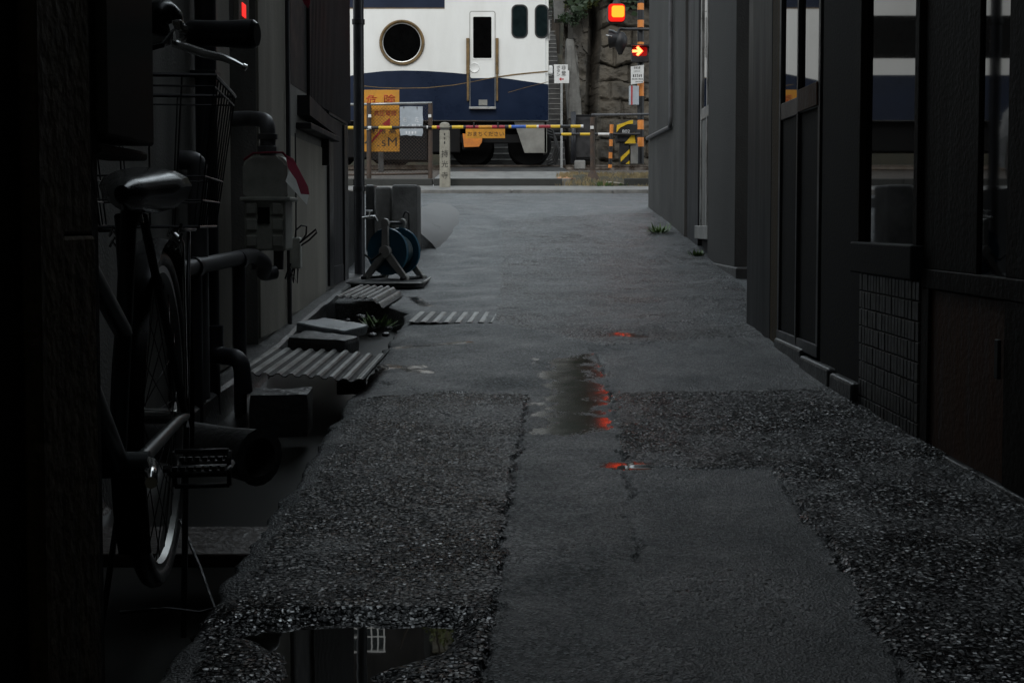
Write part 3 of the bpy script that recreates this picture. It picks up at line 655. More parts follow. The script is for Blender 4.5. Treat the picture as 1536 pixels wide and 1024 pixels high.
# saddle
SC = P(205, 292, 2.16)
w_ = MB(); prev = None; n_ = 14
for k in range(9):
    f_ = k / 8; cen = SC + d_ * (.14 - .27 * f_); hw = .022 + .070 * (f_ ** 1.3); ht = .036 + .030 * f_
    if k in (0, 8): hw *= .55; ht *= .6
    ring = [w_.bm.verts.new(cen + sd * hw * math.cos(t) + upv * (ht * (.55 if math.sin(t) > 0 else .8) * math.sin(t) + .02 * f_)) for t in np.linspace(0, 2 * PI, n_ + 1)[:-1]]
    if prev:
        for j in range(n_): w_.bm.faces.new((prev[j], prev[(j + 1) % n_], ring[(j + 1) % n_], ring[j]))
    else: w_.bm.faces.new(ring)
    prev = ring
w_.bm.faces.new(prev[::-1]); sdl = w_.build("saddle", "black_gloss", bk, True)
w_ = MB(); w_.tube([ST, SC - upv * .05], .012, 10); w_.build("seat_post", "chrome", bk)
for s_ in (-1, 1):
    w_ = MB(); w_.tube([SC - d_ * .09 + sd * .05 * s_ - upv * (.05 + .012 * (k % 2)) + sd * .012 * math.cos(k) + d_ * .012 * math.sin(k) - upv * .003 * k for k in range(14)], .0025, 5); w_.build("saddle_spring", "chrome", sdl)
# rear basket: tapered wire basket on the carrier
BC = RA - d_ * .06 + Vector((-.02, 0, 0)); zb_ = P(240, 340, 2.45).z; zt_ = P(240, 128, 2.5).z
bx = MB()
def bq(f_, s_, e_):
    hw = .112 + .038 * f_; hl = .15 + .045 * f_
    return BC + sd * hw * s_ + d_ * hl * e_ + upv * (zb_ + (zt_ - zb_) * f_ - BC.z)
def loop(f_, n=5):
    c4 = [(1, -1), (1, 1), (-1, 1), (-1, -1)]; o_ = []
    for i in range(4):
        a, b = c4[i], c4[(i + 1) % 4]
        o_ += [bq(f_, a[0] + (b[0] - a[0]) * k / n, a[1] + (b[1] - a[1]) * k / n) for k in range(n)]
    return o_
for f_, r_ in ((0, .003), (.18, .002), (.34, .002), (.93, .002), (1, .0042)): bx.tube(loop(f_), r_, 6, True)
for a, b in ((1, 0), (-1, 0)):
    for k in range(9): bx.tube([bq(0, a, -1 + k / 4), bq(1, a, -1 + k / 4)], .0016, 5)
for a in (1, -1):
    for k in range(6): bx.tube([bq(0, -1 + 2 * k / 5, a), bq(1, -1 + 2 * k / 5, a)], .0016, 5)
for k in range(6): bx.tube([bq(0, -1 + 2 * k / 5, -1), bq(0, -1 + 2 * k / 5, 1)], .0016, 5)
bx.build("rear_basket", "steel_dark", bk)
w_ = MB()
for s_ in (-1, 1):
    w_.tube([bq(0, s_ * .6, -1) - upv * .006, bq(0, s_ * .6, 1) - upv * .006], .005, 6); w_.tube([bq(0, s_ * .6, -.4) - upv * .006, RA + sd * .056 * s_], .004, 6)
w_.build("carrier", "steel_dark", bk)
# handlebar with grip and brake lever
ge = P(386, 52, 1.45); gs = P(283, 50, 1.46); HC = HT1 + upv * .06
w_ = MB(); w_.tube([gs, gs + (gs - ge) * .2, HC + sd * .1 + upv * .05, HC, HC - sd * .1 + upv * .05, HC - (gs + (gs - ge) * .2 - HC) + upv * 2 * (gs.z - HC.z)], .011, 10)
w_.tube([HT1, HC], .012, 10); hb = w_.build("handlebar", "chrome", bk)
w_ = MB(); ax = (ge - gs); L_ = ax.length
w_.lathe([(.0, 0), (.0135, 0), (.0150, .004), (.0148, L_ * .5), (.0165, L_ - .012), (.0165, L_ - .004), (.013, L_), (0, L_)], gs, ax, 18); w_.build("grip", "grip", hb)
w_ = MB(); lv = [P(262, 66, 1.42), P(285, 73, 1.40), P(310, 82, 1.38), P(333, 86, 1.37), P(352, 94, 1.365), P(367, 101, 1.36)]
w_.tube(lv, [.0045, .0048, .0048, .0042, .0034, .0022], 8); w_.lathe([(0, -.003), (.0036, -.002), (.0036, .002), (0, .003)], lv[-1], (1, 0, -.5), 8)
w_.tube([P(258, 42, 1.44), P(262, 56, 1.425), P(264, 68, 1.42)], [.006, .006, .005], 8); w_.tube([P(262, 40, 1.44), P(281, 47, 1.45)], .006, 8); w_.tube([P(268, 62, 1.42), P(277, 59, 1.42), P(278, 55, 1.42)], .0025, 6)
w_.box(*sum([[v - .006, v + .006] for v in P(267, 39, 1.44)], []), .002); w_.build("brake_lever", "lever_alloy", hb)
w_ = MB(); bc = P(243, 30, 1.46); w_.lathe([(0, .022), (.012, .020), (.022, .010), (.025, -.004), (.02, -.010), (0, -.010)], bc, (.3, -.6, .7), 18); w_.build("bell", "black_gloss", hb)
w_ = MB(); w_.tube([P(262, 46, 1.43), P(244, 68, 1.40), P(215, 74, 1.4), HC + d_ * .05, HT0 + d_ * .03], .003, 6); w_.build("brake_cable", "black_rubber", hb)
# stand
w_ = MB(); w_.tube([RA + sd * .05, P(280, 640, 2.43), Vector((RA.x + .06, RA.y - .06, zg(2.4) - .1))], .006, 8); w_.tube([RA - sd * .05, Vector((RA.x - .10, RA.y - .06, zg(2.4) - .1))], .006, 8); w_.build("stand", "steel_dark", bk)
# loose wire at the near gutter edge
tag(MB().tube([P(270, 780, 2.55), P(300, 850, 2.38), P(322, 912, 2.27), P(300, 918, 2.26), P(250, 912, 2.27), P(180, 918, 2.26)], .0032, 6).build("loose_wire", "black_rubber"), "thin dark loose wire lying across the gutter edge below the bicycle pedal", "wire")
# ================================================================== THINGS IN THE GUTTER
def rough_block(name, label, cat, px0, px1, py, Y, dy, h, m, rz=0, tilt=0, group=None, jag=.012):
    """a worn block whose top front edge runs px0-px1 at row py and distance Y"""
    a = P(px0, py, Y); b = P(px1, py, Y); wdt = b.x - a.x
    t_ = bmesh.new(); bmesh.ops.create_cube(t_, size=1)
    bmesh.ops.scale(t_, vec=(wdt, dy, h), verts=t_.verts)
    bmesh.ops.subdivide_edges(t_, edges=t_.edges[:], cuts=5, use_grid_fill=True)
    for v in t_.verts:
        n_ = (float(fbm(np.array([v.co.x * 9 + px0]), np.array([v.co.y * 9 + v.co.z * 13]), 4)[0]) - .5)
        k_ = 1 + n_ * jag * 6
        e_ = sum(1 for q, s_ in zip(v.co, (wdt, dy, h)) if abs(abs(q) - s_ / 2) < 1e-4)
        v.co = v.co * (k_ - .012 * max(0, e_ - 1) * 2.2); v.co.z += n_ * jag
    bmesh.ops.transform(t_, matrix=Matrix.Rotation(rz, 4, 'Z') @ Matrix.Rotation(tilt, 4, 'Y'), verts=t_.verts)
    bmesh.ops.translate(t_, vec=((a.x + b.x) / 2, Y + dy / 2, a.z - h / 2), verts=t_.verts)
    q = MB(); q.merge(t_); return tag(q.build(name, m), label, cat, group)
rough_block("stone_block", "dark squared stone block in the gutter in front of the corrugated sheet", "stone", 371, 460, 590, 4.25, .17, .15, "stone_dark", R(3))
rough_block("stone_block", "dark stone block tilted in the gutter under the pale concrete slab", "stone", 433, 523, 508, 5.45, .30, .12, "stone_dark", R(-6), R(4))
rough_block("concrete_slab", "pale thin concrete slab leaning on the dark stone block by the left ledge", "slab", 452, 530, 490, 5.8, .34, .045, "slab", R(-12), R(9))
rough_block("edge_stone", "flat dark stone bridging the gutter edge beside the front corrugated sheet", "stone", 502, 546, 573, 4.85, .14, .05, "concrete_wet", R(6))
for i in range(11):
    p_ = (random.uniform(520, 590), random.uniform(470, 508)); g_ = G(*p_); s_ = random.uniform(.010, .028)
    t_ = bmesh.new(); bmesh.ops.create_icosphere(t_, subdivisions=2, radius=s_)
    for v in t_.verts: v.co *= 1 + (random.random() - .5) * .3; v.co.z *= .55
    bmesh.ops.translate(t_, vec=(g_.x, g_.y, g_.z + s_ * .2), verts=t_.verts)
    q = MB(); q.merge(t_); tag(q.build("rubble_stone", "concrete_wet"), "small wet rubble stone at the gutter edge between the two corrugated sheets", "stone", "rubble stones at the gutter edge")
# fallen log / broken pipe
a = P(300, 668, 3.35); b = P(388, 685, 3.2)
q = MB(); q.tube([a + Vector((-.15, .1, 0)), a, a.lerp(b, .5), b], [.06, .06, .062, .07], 18, caps=False); q.lathe([(.07, 0), (.074, .004), (.05, .006), (.045, -.05), (0, -.05)], b, b - a, 18)
tag(q.build("broken_pipe", "stone_dark"), "short dark broken drain pipe lying in the gutter behind the bicycle pedal", "pipe")
a = G(262, 790); q = MB(); q.box(-1.10, P(428, 760, 2.78).x, 2.62, 2.86, zg(2.75) - .035, zg(2.75) - .005, .004); tag(q.build("gutter_plank", "plank"), "dark wet wooden plank laid across the gutter below the bicycle", "plank")
def corrugated(name, label, prof, Y0, Y1, pitch, m, group=None, amp=.010, skew=0):
    """prof: polyline (x, z) across the sheet; ridges run along Y"""
    q = MB(); L_ = [0]
    for p0, p1 in zip(prof, prof[1:]): L_.append(L_[-1] + math.hypot(p1[0] - p0[0], p1[1] - p0[1]))
    n = int(L_[-1] / pitch * 8); sec = []
    for k in range(n + 1):
        s_ = L_[-1] * k / n; x = np.interp(s_, L_, [p[0] for p in prof]); z = np.interp(s_, L_, [p[1] for p in prof])
        ph = (s_ / pitch) % 1; z += amp * np.clip(math.sin(ph * 2 * PI) * 2, -1, 1) + (float(fbm(np.array([s_ * 7.]), np.array([Y0 * 3.]), 9)[0]) - .5) * amp * 2.4; sec.append((float(x), float(z)))
    A = [[q.bm.verts.new((x + skew * (Y - Y0), Y, z + dz + (zg(Y) - zg(Y0)) * (1 if amp < .004 else .7))) for x, z in sec] for Y, dz in ((Y0, 0), (Y1, 0), (Y1, -.004), (Y0, -.004))]
    for P_, Q_ in zip(A, A[1:] + A[:1]):
        for k in range(n):
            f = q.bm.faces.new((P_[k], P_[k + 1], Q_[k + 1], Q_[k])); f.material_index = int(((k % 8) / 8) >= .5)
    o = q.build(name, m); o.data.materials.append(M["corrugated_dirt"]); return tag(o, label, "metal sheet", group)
a = P(378, 558, 4.75); b = P(536, 570, 4.7); c_ = P(552, 562, 4.7)
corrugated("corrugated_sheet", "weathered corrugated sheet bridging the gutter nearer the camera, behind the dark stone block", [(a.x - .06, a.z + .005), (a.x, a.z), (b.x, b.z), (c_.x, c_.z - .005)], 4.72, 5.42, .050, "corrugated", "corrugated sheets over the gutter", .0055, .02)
a = P(503, 445, 7.3); b = P(556, 447, 7.3); c_ = P(575, 460, 7.3)
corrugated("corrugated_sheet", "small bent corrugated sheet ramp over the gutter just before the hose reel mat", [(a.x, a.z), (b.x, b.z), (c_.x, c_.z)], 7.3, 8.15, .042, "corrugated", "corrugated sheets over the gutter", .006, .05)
a = G(612, 485); b = G(738, 484); z_ = zg(a.y) + .007
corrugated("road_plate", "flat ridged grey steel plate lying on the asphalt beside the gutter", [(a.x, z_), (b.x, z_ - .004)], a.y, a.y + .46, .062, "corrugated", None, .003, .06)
# mat
a = G(520, 433); b = G(634, 430)
q = MB(); q.xy(rrect(a.x, b.x + .01, 8.75, 9.75, .06), zg(9.2) - .01, zg(9.2) + .03); mt = thing("rubber_mat", "dark rubber mat with a pale edge under the blue hose reel", "mat", (a.x + .3, 9.2, zg(9.2))); q.build("top", "mat_dark", mt)
q = MB(); q.tube([(x, y, zg(9.2) + .022) for x, y in rrect(a.x - .004, b.x + .014, 8.746, 9.754, .06)], .008, 6, True); q.build("edging", "alu", mt)
# hose reel
hr = thing("hose_reel", "blue garden hose reel on a grey folding frame standing on the mat", "hose reel", P(592, 415, 9.2))
hc = P(591, 377, 9.2); zf = zg(9.2) + .03; axh = Vector((.45, .9, 0)).normalized(); sdh = Vector((.9, -.45, 0)).normalized()
for s_ in (-1, 1):
    q = MB(); q.lathe([(.035, -.006), (.148, -.008), (.167, -.012), (.171, 0), (.167, .012), (.148, .008), (.035, .006), (.035, -.006)], hc + axh * .085 * s_, axh, 40); q.build("disc", "reel_blue", hr)
q = MB()
for k in range(7):
    for l_ in range(3): q.lathe([(.075 + .018 * l_ + .011 * math.cos(t), (k - 3) * .020 + .011 * math.sin(t)) for t in np.linspace(0, 2 * PI, 9)], hc, axh, 28)
q.build("wound_hose", "hose", hr)
for s_ in (-1, 1):
    f0 = hc + axh * .115 * s_
    q = MB(); top = f0 + upv * .205
    def flat(p0, p1, w0, w1):
        d = (p1 - p0).normalized(); n_ = d.cross(axh).normalized(); V_ = []
        for p_, w__ in ((p0, w0), (p1, w1)):
            for a_, b_ in ((-1, -1), (1, -1), (1, 1), (-1, 1)): V_.append(q.bm.verts.new(p_ + n_ * w__ * a_ + axh * .012 * b_))
        for k in range(4): q.bm.faces.new((V_[k], V_[(k + 1) % 4], V_[4 + (k + 1) % 4], V_[4 + k]))
        q.bm.faces.new(V_[:4][::-1]); q.bm.faces.new(V_[4:])
    flat(f0, top, .026, .024); q.lathe([(0, -.014), (.032, -.014), (.034, 0), (.032, .014), (0, .014)], top, axh, 18)
    for e_ in (-1, 1):
        ft = Vector((f0.x + sdh.x * .165 * e_, f0.y + sdh.y * .165 * e_, zf + .012)); flat(f0, ft, .030, .020); q.lathe([(0, -.018), (.024, -.018), (.024, .018), (0, .018)], ft, axh, 14)
    q.lathe([(0, -.022), (.044, -.022), (.05, 0), (.044, .018), (0, .018)], f0, axh, 20); q.build("side_frame", "reel_grey", hr)
q = MB(); q.tube([hc + axh * .12 + upv * .205, hc - axh * .12 + upv * .205], .013, 10); q.tube(bend([hc + axh * .125 + upv * .25, hc + axh * .125 + upv * .29 + sdh * .02, hc + axh * .125 + upv * .28 + sdh * .05, hc + axh * .125 + upv * .13 + sdh * .055], .02), .006, 6); q.build("handle", "steel_dark", hr)
q = MB(); q.tube([hc - axh * .17 - upv * .01, hc - axh * .19 - sdh * .07 - upv * .06, hc - axh * .2 - sdh * .12 - upv * .02], .008, 8); q.build("crank", "steel_dark", hr)
for e_ in (-1, 1): q = MB(); q.tube([hc + axh * .17 + sdh * .165 * e_ - upv * (hc.z - zf - .012), hc - axh * .17 + sdh * .165 * e_ - upv * (hc.z - zf - .012)], .012, 8); q.build("foot_tube", "black_rubber", hr)
# ================================================================== RAISED LOT, BLOCKS, CAR on the left
lotz = 1.06
q = MB(); q.box(-9, -2.05, 12.6, 16.3, .2, lotz - .06); q.box(-9, -1.9, 9.75, 12.6, .2, lotz - .062); q.box(-1.9, -1.35, 9.75, 11.2, .2, lotz - .1); struct(q.build("raised_lot", "concrete_wet"))
for i, (x0_, x1_, y_, h0_, lab, mm) in enumerate(((548, 561, 11.6, 277, "low dark concrete block wall piece beside the downpipe, narrowest of three", "concrete_wet"), (563, 586, 11.4, 280, "low concrete block with a pale chipped top between two darker blocks", "concrete"), (588, 626, 11.2, 277, "large dark concrete block ending the low wall behind the hose reel", "block_grey"))):
    a = P(x0_, h0_, y_); b = P(x1_, h0_, y_)
    t_ = bmesh.new(); q = MB(); q.box(a.x, b.x, y_, y_ + .34 + .05 * i, zg(y_) - .1, a.z, .02); tag(q.build("concrete_block", mm), lab, "block", "low concrete wall pieces")
# worn concrete ramp at the corner
q = MB(); prev = None
for k in range(15):
    f_ = k / 14; y_ = 11.7 + 5.0 * f_; ring = []
    for j in range(7):
        e_ = j / 6; x_ = -1.02 + (.34 + .12 * math.sin(f_ * PI) ) * e_; h_ = .34 * (1 - f_ * .9) * (1 - e_) ** .8 * (1 - .25 * float(fbm(np.array([x_ * 6]), np.array([y_ * 4]), 2)[0]))
        ring.append(q.bm.verts.new((x_, y_, zg(y_) - .02 + h_)))
    if prev:
        for j in range(6): f = q.bm.faces.new((prev[j], prev[j + 1], ring[j + 1], ring[j])); f.smooth = True
    prev = ring
struct(q.build("concrete_ramp", "ramp_grey"))
# car parked on the lot
def car():
    t = thing("parked_car", "small white car parked beyond the left building, seen mirrored in the shop window", "car", (-3.1, 11.3, lotz - .06))
    z0_ = lotz - .06; xc_ = -3.1; hw = .74; y0_, y1_ = 9.8, 12.75
    def sec(y, zt, zbm, w):
        return [(xc_ + s_ * w_, y, z) for s_, w_, z in ((-1, w * .96, zbm), (-1, w, (zt * .5 + zbm * .5)), (-1, w * .93, zt), (1, w * .93, zt), (1, w, (zt * .5 + zbm * .5)), (1, w * .96, zbm))]
    q = MB(); prev = None
    for y, zt, zb2 in ((y0_, .72, .32), (y0_ + .06, .90, .24), (y0_ + .5, .94, .22), (y1_ - 1.0, .95, .22), (y1_ - .35, .88, .22), (y1_ - .06, .78, .24), (y1_, .62, .3)):
        ring = [q.bm.verts.new(v) for v in sec(y, z0_ + zt, z0_ + zb2, hw * (.94 if y in (y0_, y1_) else 1))]
        if prev:
            for k in range(6): q.bm.faces.new((prev[k], prev[(k + 1) % 6], ring[(k + 1) % 6], ring[k]))
        else: q.bm.faces.new(ring[::-1])
        prev = ring
    q.bm.faces.new(prev)
    q.build("body", "car_white", t)
    q = MB(); b_ = [(xc_ + s_ * hw * .92, y) for s_, y in ((-1, y0_ + .1), (1, y0_ + .1), (1, y1_ - .75), (-1, y1_ - .75))]; tp = [(xc_ + s_ * hw * .76, y) for s_, y in ((-1, y0_ + .3), (1, y0_ + .3), (1, y1_ - 1.35), (-1, y1_ - 1.35))]
    A = [q.bm.verts.new((*v, z0_ + .94)) for v in b_]; B = [q.bm.verts.new((*v, z0_ + 1.46)) for v in tp]
    for k in range(4): q.bm.faces.new((A[k], A[(k + 1) % 4], B[(k + 1) % 4], B[k]))
    q.bm.faces.new(B); q.build("cabin_glass", "train_glass", t)
    q = MB(); q.box(xc_ - hw * .78, xc_ + hw * .78, y0_ + .28, y1_ - 1.33, z0_ + 1.45, z0_ + 1.50, .02)
    for k in range(4): q.tube([(*b_[k], z0_ + .94), (*tp[k], z0_ + 1.47)], .035, 8)
    q.build("roof", "car_white", t)
    for s_ in (-1, 1):
        for y in (y0_ + .6, y1_ - .62):
            q = MB(); q.lathe([(0, -.09), (.22, -.09), (.285, -.08), (.29, 0), (.285, .08), (.22, .09), (0, .085)], (xc_ + s_ * hw * .93, y, z0_ + .29), (1, 0, 0), 28); wh = q.build("wheel", "black_rubber", t)
            q = MB(); q.lathe([(0, .03), (.06, .028), (.19, .012), (.2, 0)], (xc_ + s_ * (hw * .93 + .088), y, z0_ + .29), (s_, 0, 0), 20); q.build("rim", "alu", wh)
        q = MB(); q.box(xc_ + s_ * hw * .66 - .11, xc_ + s_ * hw * .66 + .11, y1_ - .14, y1_ + .005, z0_ + .62, z0_ + .76, .02); q.build("headlight", "alu", t)
        q = MB(); q.box(xc_ + s_ * hw * .8 - .07, xc_ + s_ * hw * .8 + .07, y0_ - .005, y0_ + .1, z0_ + .6, z0_ + .86, .02); q.build("tail_light", "lamp_red_lens", t)
car()
# ================================================================== RIGHT BUILDINGS
XR = 1.25
def ry(px, X=XR): return X * F / (px - CX)
rb = thing("right_house", "dark timber and plaster house with shop windows along the right side of the alley", "building", (3, 2, 0))
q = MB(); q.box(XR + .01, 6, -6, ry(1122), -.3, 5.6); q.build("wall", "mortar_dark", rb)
q = MB(); q.xz([(6.4, 6.1), (.34, 5.5), (.34, 5.58), (6.4, 6.2)], -6, ry(1122) + .2); q.build("roof", "roof", rb)  # unseen eaves pushed far across the alley to cut its sky light
q = MB(); q.box(XR - .004, XR + .05, ry(1170), ry(1157), zg(6) - .05, 5.2, .004); q.build("post", "old_wood", rb)
q = MB(); q.box(XR - .002, XR + .05, ry(1156), ry(1121), zg(6.4) - .1, 5.2, .004); q.build("corner_panel", "siding", rb)
q = MB(); q.box(XR - .012, XR + .03, ry(1296), ry(1236), zg(4.8) + .06, 5.2, .004); q.build("plaster_panel", "mortar_dark", rb)
q = MB()
for a, b in ((1297, 1262), (1260, 1215), (1213, 1172)):
    q.box(XR - .03 - .02 * random.random(), XR + .03, ry(a), ry(b), zg(5) - .1, zg(ry(a)) + .075, .012)
q.build("footing", "stone_dark", rb)
# sliding glass door further up
dr = MB(); y0_, y1_ = ry(1234), ry(1172); zb_ = zg(5.4) + .08
for a, b in ((y0_, y0_ + .035), (y1_ - .035, y1_)): dr.box(XR - .018, XR + .02, a, b, zb_, 2.6, .003)
ym = ry(1201); dr.box(XR - .022, XR + .02, ym - .012, ym + .012, zb_, 2.6, .003); dz = W(1216, 150, XR).z; dr.box(XR - .016, XR + .02, y0_, y1_, dz - .045, dz + .03, .003); dr.box(XR - .02, XR + .02, y0_, y1_, zb_ - .02, zb_ + .03, .003)
sdoor = dr.build("sliding_door", "steel_dark", rb)
q = MB(); q.box(XR - .006, XR + .01, y0_ + .03, y1_ - .03, dz + .03, 2.6); q.build("pane", "glass_dark", sdoor)
q = MB(); q.box(XR - .008, XR + .01, y0_ + .03, y1_ - .03, zb_ + .03, dz - .045); q.build("lower_panel", "mortar_dark", sdoor)
q = MB(); q.box(XR - .024, XR - .010, y0_ + .036, ym - .014, dz - .04, dz + .055, .002); q.build("painted_reflection", "brown_door", sdoor)  # brown strip painting the orange reflection at the foot of the glass
# shop window with sill and tiles below
y0_, y1_ = ry(1386), ry(1298); zs = W(1340, 365, XR).z; zs2 = W(1340, 414, XR).z
wn = MB()
for a, b in ((y0_ - .02, y0_ + .02), (y1_ - .02, y1_ + .01)): wn.box(XR - .03, XR + .02, a, b, zs, 2.6, .003)
wn = wn.build("shop_window", "dark_wood", rb)
q = MB(); q.box(XR - .008, XR + .01, y0_ + .02, y1_ - .02, zs, 2.6); q.build("pane", "glass_dark", wn)
q = MB(); q.box(XR - .05, XR + .02, y0_ - .03, y1_ + .02, zs2, zs, .006); q.build("sill", "mortar_dark", wn)
q = MB(); q.box(XR - .012, XR + .01, y0_ - .02, y1_, zg(3.9) - .1, zs2); q.build("tile_backing", "grout", rb)
q = MB(); z = zs2 - .004; rowh = .062
while z > zg(4.2) - .08:
    y = y0_ - .018
    while y < y1_ - .02:
        q.box(XR - .019 - .002 * random.random(), XR - .008, y, y + .0305, z - rowh + .005, z, .002); y += .0345
    z -= rowh
q.build("tile_facing", "tile", rb)
# brown door with glass on the near right
y0_, y1_ = ry(1680), ry(1393); zr0 = W(1450, 440, XR).z; zr1 = W(1450, 409, XR).z; zb_ = zg(3.1) + .02
q = MB(); q.box(XR - .016, XR + .02, ry(1474), y1_, zr1, 2.6, .003); q.box(XR - .016, XR + .02, ry(1600), ry(1518), zr1, 2.6, .003); q.box(XR - .022, XR + .02, ry(1640), y1_, zr0, zr1, .004); q.box(XR - .020, XR + .02, ry(1404), y1_, zb_, zr0, .003)
q.box(XR - .020, XR + .02, ry(1700), ry(1520), zb_, zr0, .003); wd = q.build("entrance_door", "dark_wood", rb)
q = MB(); q.box(XR - .008, XR + .01, ry(1518), ry(1474), zr1, 2.6); q.build("pane", "glass_dark", wd)
q = MB()
q.box(XR - .011, XR + .01, ry(1520), ry(1404), zb_, zr0 - .002, .003)
q.build("lower_panel", "brown_door", wd)
q = MB(); q.box(XR - .028, XR - .018, ry(1516), ry(1510), zr0 - .20, zr0 - .10, .003); q.build("handle", "black", wd)
q = MB(); q.box(XR - .03, XR + .02, ry(1900), ry(1393), zg(3) - .1, zb_, .006); q.build("threshold", "stone_dark", rb)
q = MB(); q.box(XR - .014, XR + .01, -6, ry(1700) - .01, -.1, 5.2); q.build("near_panel", "dark_wood", rb)
# far right building
XF = 1.72
fb = thing("corner_house", "pale grey mortar house on the far right corner of the alley by the crossing", "building", (4, 12, 0))
def fy(px): return XF * F / (px - CX)
q = MB(); q.box(XF, 9, fy(1026), fy(972), zg(13) - .6, 6.2); q.build("wall", "mortar_pale", fb)
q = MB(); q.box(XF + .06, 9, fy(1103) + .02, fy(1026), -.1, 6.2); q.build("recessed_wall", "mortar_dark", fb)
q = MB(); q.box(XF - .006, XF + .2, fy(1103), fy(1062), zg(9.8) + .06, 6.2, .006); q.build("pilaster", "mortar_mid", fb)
q = MB(); q.box(XF - .03, XF + .2, fy(1110), fy(1060), zg(9) - .2, zg(10) + .055, .01); q.build("plinth", "stone_dark", fb)
q = MB(); q.box(XF + .02, XF + .1, fy(1043) + .0, fy(1027), zg(12) - .1, 4, .005); q.build("jamb", "siding", fb)
y0_, y1_ = fy(1062), fy(1044); zb_ = P(1055, 352, 11.4).z; dz = P(1052, 163, 11.5).z
q = MB()
for a, b in ((y0_, y0_ + .05), (y1_ - .05, y1_)): q.box(XF + .03, XF + .075, a, b, zb_, 4, .003)
ym = (y0_ * .55 + y1_ * .45); q.box(XF + .028, XF + .075, ym - .02, ym + .02, zb_, 4, .003); q.box(XF + .032, XF + .075, y0_, y1_, dz - .08, dz + .02, .003); ad = q.build("glass_door", "alu", fb)
q = MB(); q.box(XF + .045, XF + .07, y0_ + .05, y1_ - .05, dz + .02, 4); q.build("pane", "glass_dark", ad)
q = MB(); q.box(XF + .043, XF + .07, y0_ + .05, y1_ - .05, zb_, dz - .08); q.build("lower_panel", "mortar", ad)
q = MB(); q.box(XF - .012, XF + .1, y0_ - .02, y1_ + .03, zb_ - .04, zb_ + .08, .006); q.build("doorstep", "concrete", fb)
q = MB(); q.xz([(9.4, 7), (1.25, 6.1), (1.25, 6.2), (9.4, 7.1)], fy(1103), fy(972) + .4); q.build("roof", "roof", fb)
a = W(1006, 52, XF - .03); b = W(1006, 190, XF - .03); c_ = W(974, 206, XF - .03)
wpipe("wall_conduit", "thin grey conduit pipe bending along the pale corner house wall", bend([(a.x, a.y, a.z + .8), (a.x, a.y, a.z), (b.x, b.y, b.z), (c_.x, c_.y, c_.z), (c_.x, c_.y + .25, c_.z)], .12), .022, "pipe_grey")
a = W(1001, 4, XF - .01); q = MB(); q.box(XF - .03, XF + .01, a.y, a.y + .35, a.z, a.z + .5, .01)
# unseen block added behind the camera to keep light out of the alley
q = MB(); q.box(-7, 7, -12, -6.3, -.2, 12.5); hb_ = q.build("shade_block", "mortar_dark"); tag(hb_, "unseen plain dark block added behind the camera to shade the alley", "building")
# ================================================================== PAVEMENT, KERBS, CROSSING DECK
q = MB(); q.prism([(-14, 19.0), (14, 19.0), (14, 20.5), (-14, 20.5)], lambda x, y: (x, y, .9), lambda x, y: (x, y, P(768, 286, 19).z if y < 20 else P(768, 278.5, 20.5).z)); struct(q.build("pavement", "concrete"))
q = MB()
for k in range(-8, 9): q.box(k * 1.5 + .006, k * 1.5 + 1.494, 18.88, 18.995, .8, P(768, 286, 19).z + .012 + .006 * random.random(), .012)
struct(q.build("pavement_kerb", "concrete"))
zk = P(768, 268, 20.5).z; zd = P(768, 257, 23.2).z
def bed(y): return float(np.interp(y, [20.5, 23.2, 25, 60], [zk - .02, zd - .03, 1.80, 1.80]))
xs = np.linspace(-16, 16, 161); ys = np.linspace(20.52, 33, 80); XX, YY = np.meshgrid(xs, ys)
ZZ = np.interp(YY, [20.5, 23.2, 26.6, 60], [zk - .03, zd - .05, 1.77, 1.80]) + (fbm(XX * 4, YY * 4, 33) - .5) * .10
xa, xb = P(655, 262, 21.5).x, P(862, 262, 21.5).x
inside = (XX > xa + .05) & (XX < xb - .05) & (YY < 29); ZZ = np.where(inside, ZZ - .12, ZZ)
mound = np.clip(1 - np.hypot((XX - 1.75) / .9, (YY - 21.2) / .8), 0, 1); ZZ -= np.clip(1 - np.hypot((XX - 1.9) / 1.4, (YY - 20.9) / .9), 0, 1) * .3
struct(grid_mesh("trackbed", XX, YY, ZZ, "ballast"))
xs = np.linspace(xb - .35, xb + 2.6, 60); ys = np.linspace(20.05, 22.4, 46); XX, YY = np.meshgrid(xs, ys); tt = np.clip((YY - 20.15) / 1.0, 0, 1); tt = tt * tt * (3 - 2 * tt)
zlo = P(768, 278.5, 20.5).z - .05; ZZ = zlo + (zk + .07 - zlo) * tt + np.clip(YY - 21.2, 0, 2) * .06 + (fbm(XX * 6, YY * 6, 14) - .5) * .12 * np.clip((YY - 20.05) * 6, 0, 1)
ZZ -= .5 * np.clip(1 - (XX - xs[0]) / .3, 0, 1) ** 2
struct(grid_mesh("earth_mound", XX, YY, ZZ, "earth"))
q = MB()
for x0_, x1_ in ((-14, xa), (xa + .004, xb - .25), (xb + .75, 14)):
    n_ = max(1, int((x1_ - x0_) / 1.2))
    for k in range(n_): q.box(x0_ + (x1_ - x0_) * k / n_ + .005, x0_ + (x1_ - x0_) * (k + 1) / n_ - .005, 20.46, 20.62, 1.0, zk + (random.random() - .5) * .01, .015)
struct(q.build("crossing_kerb", "kerb_dark"))
q = MB(); q.prism([(xa, 20.63), (xb - .12, 20.63), (xb + .1, 21.4), (xb, 23.3), (xa, 23.3)], lambda x, y: (x, y, 1.0), lambda x, y: (x, y, float(np.interp(y, [20.6, 23.3], [zk - .004, zd])))); struct(q.build("crossing_deck", "concrete"))
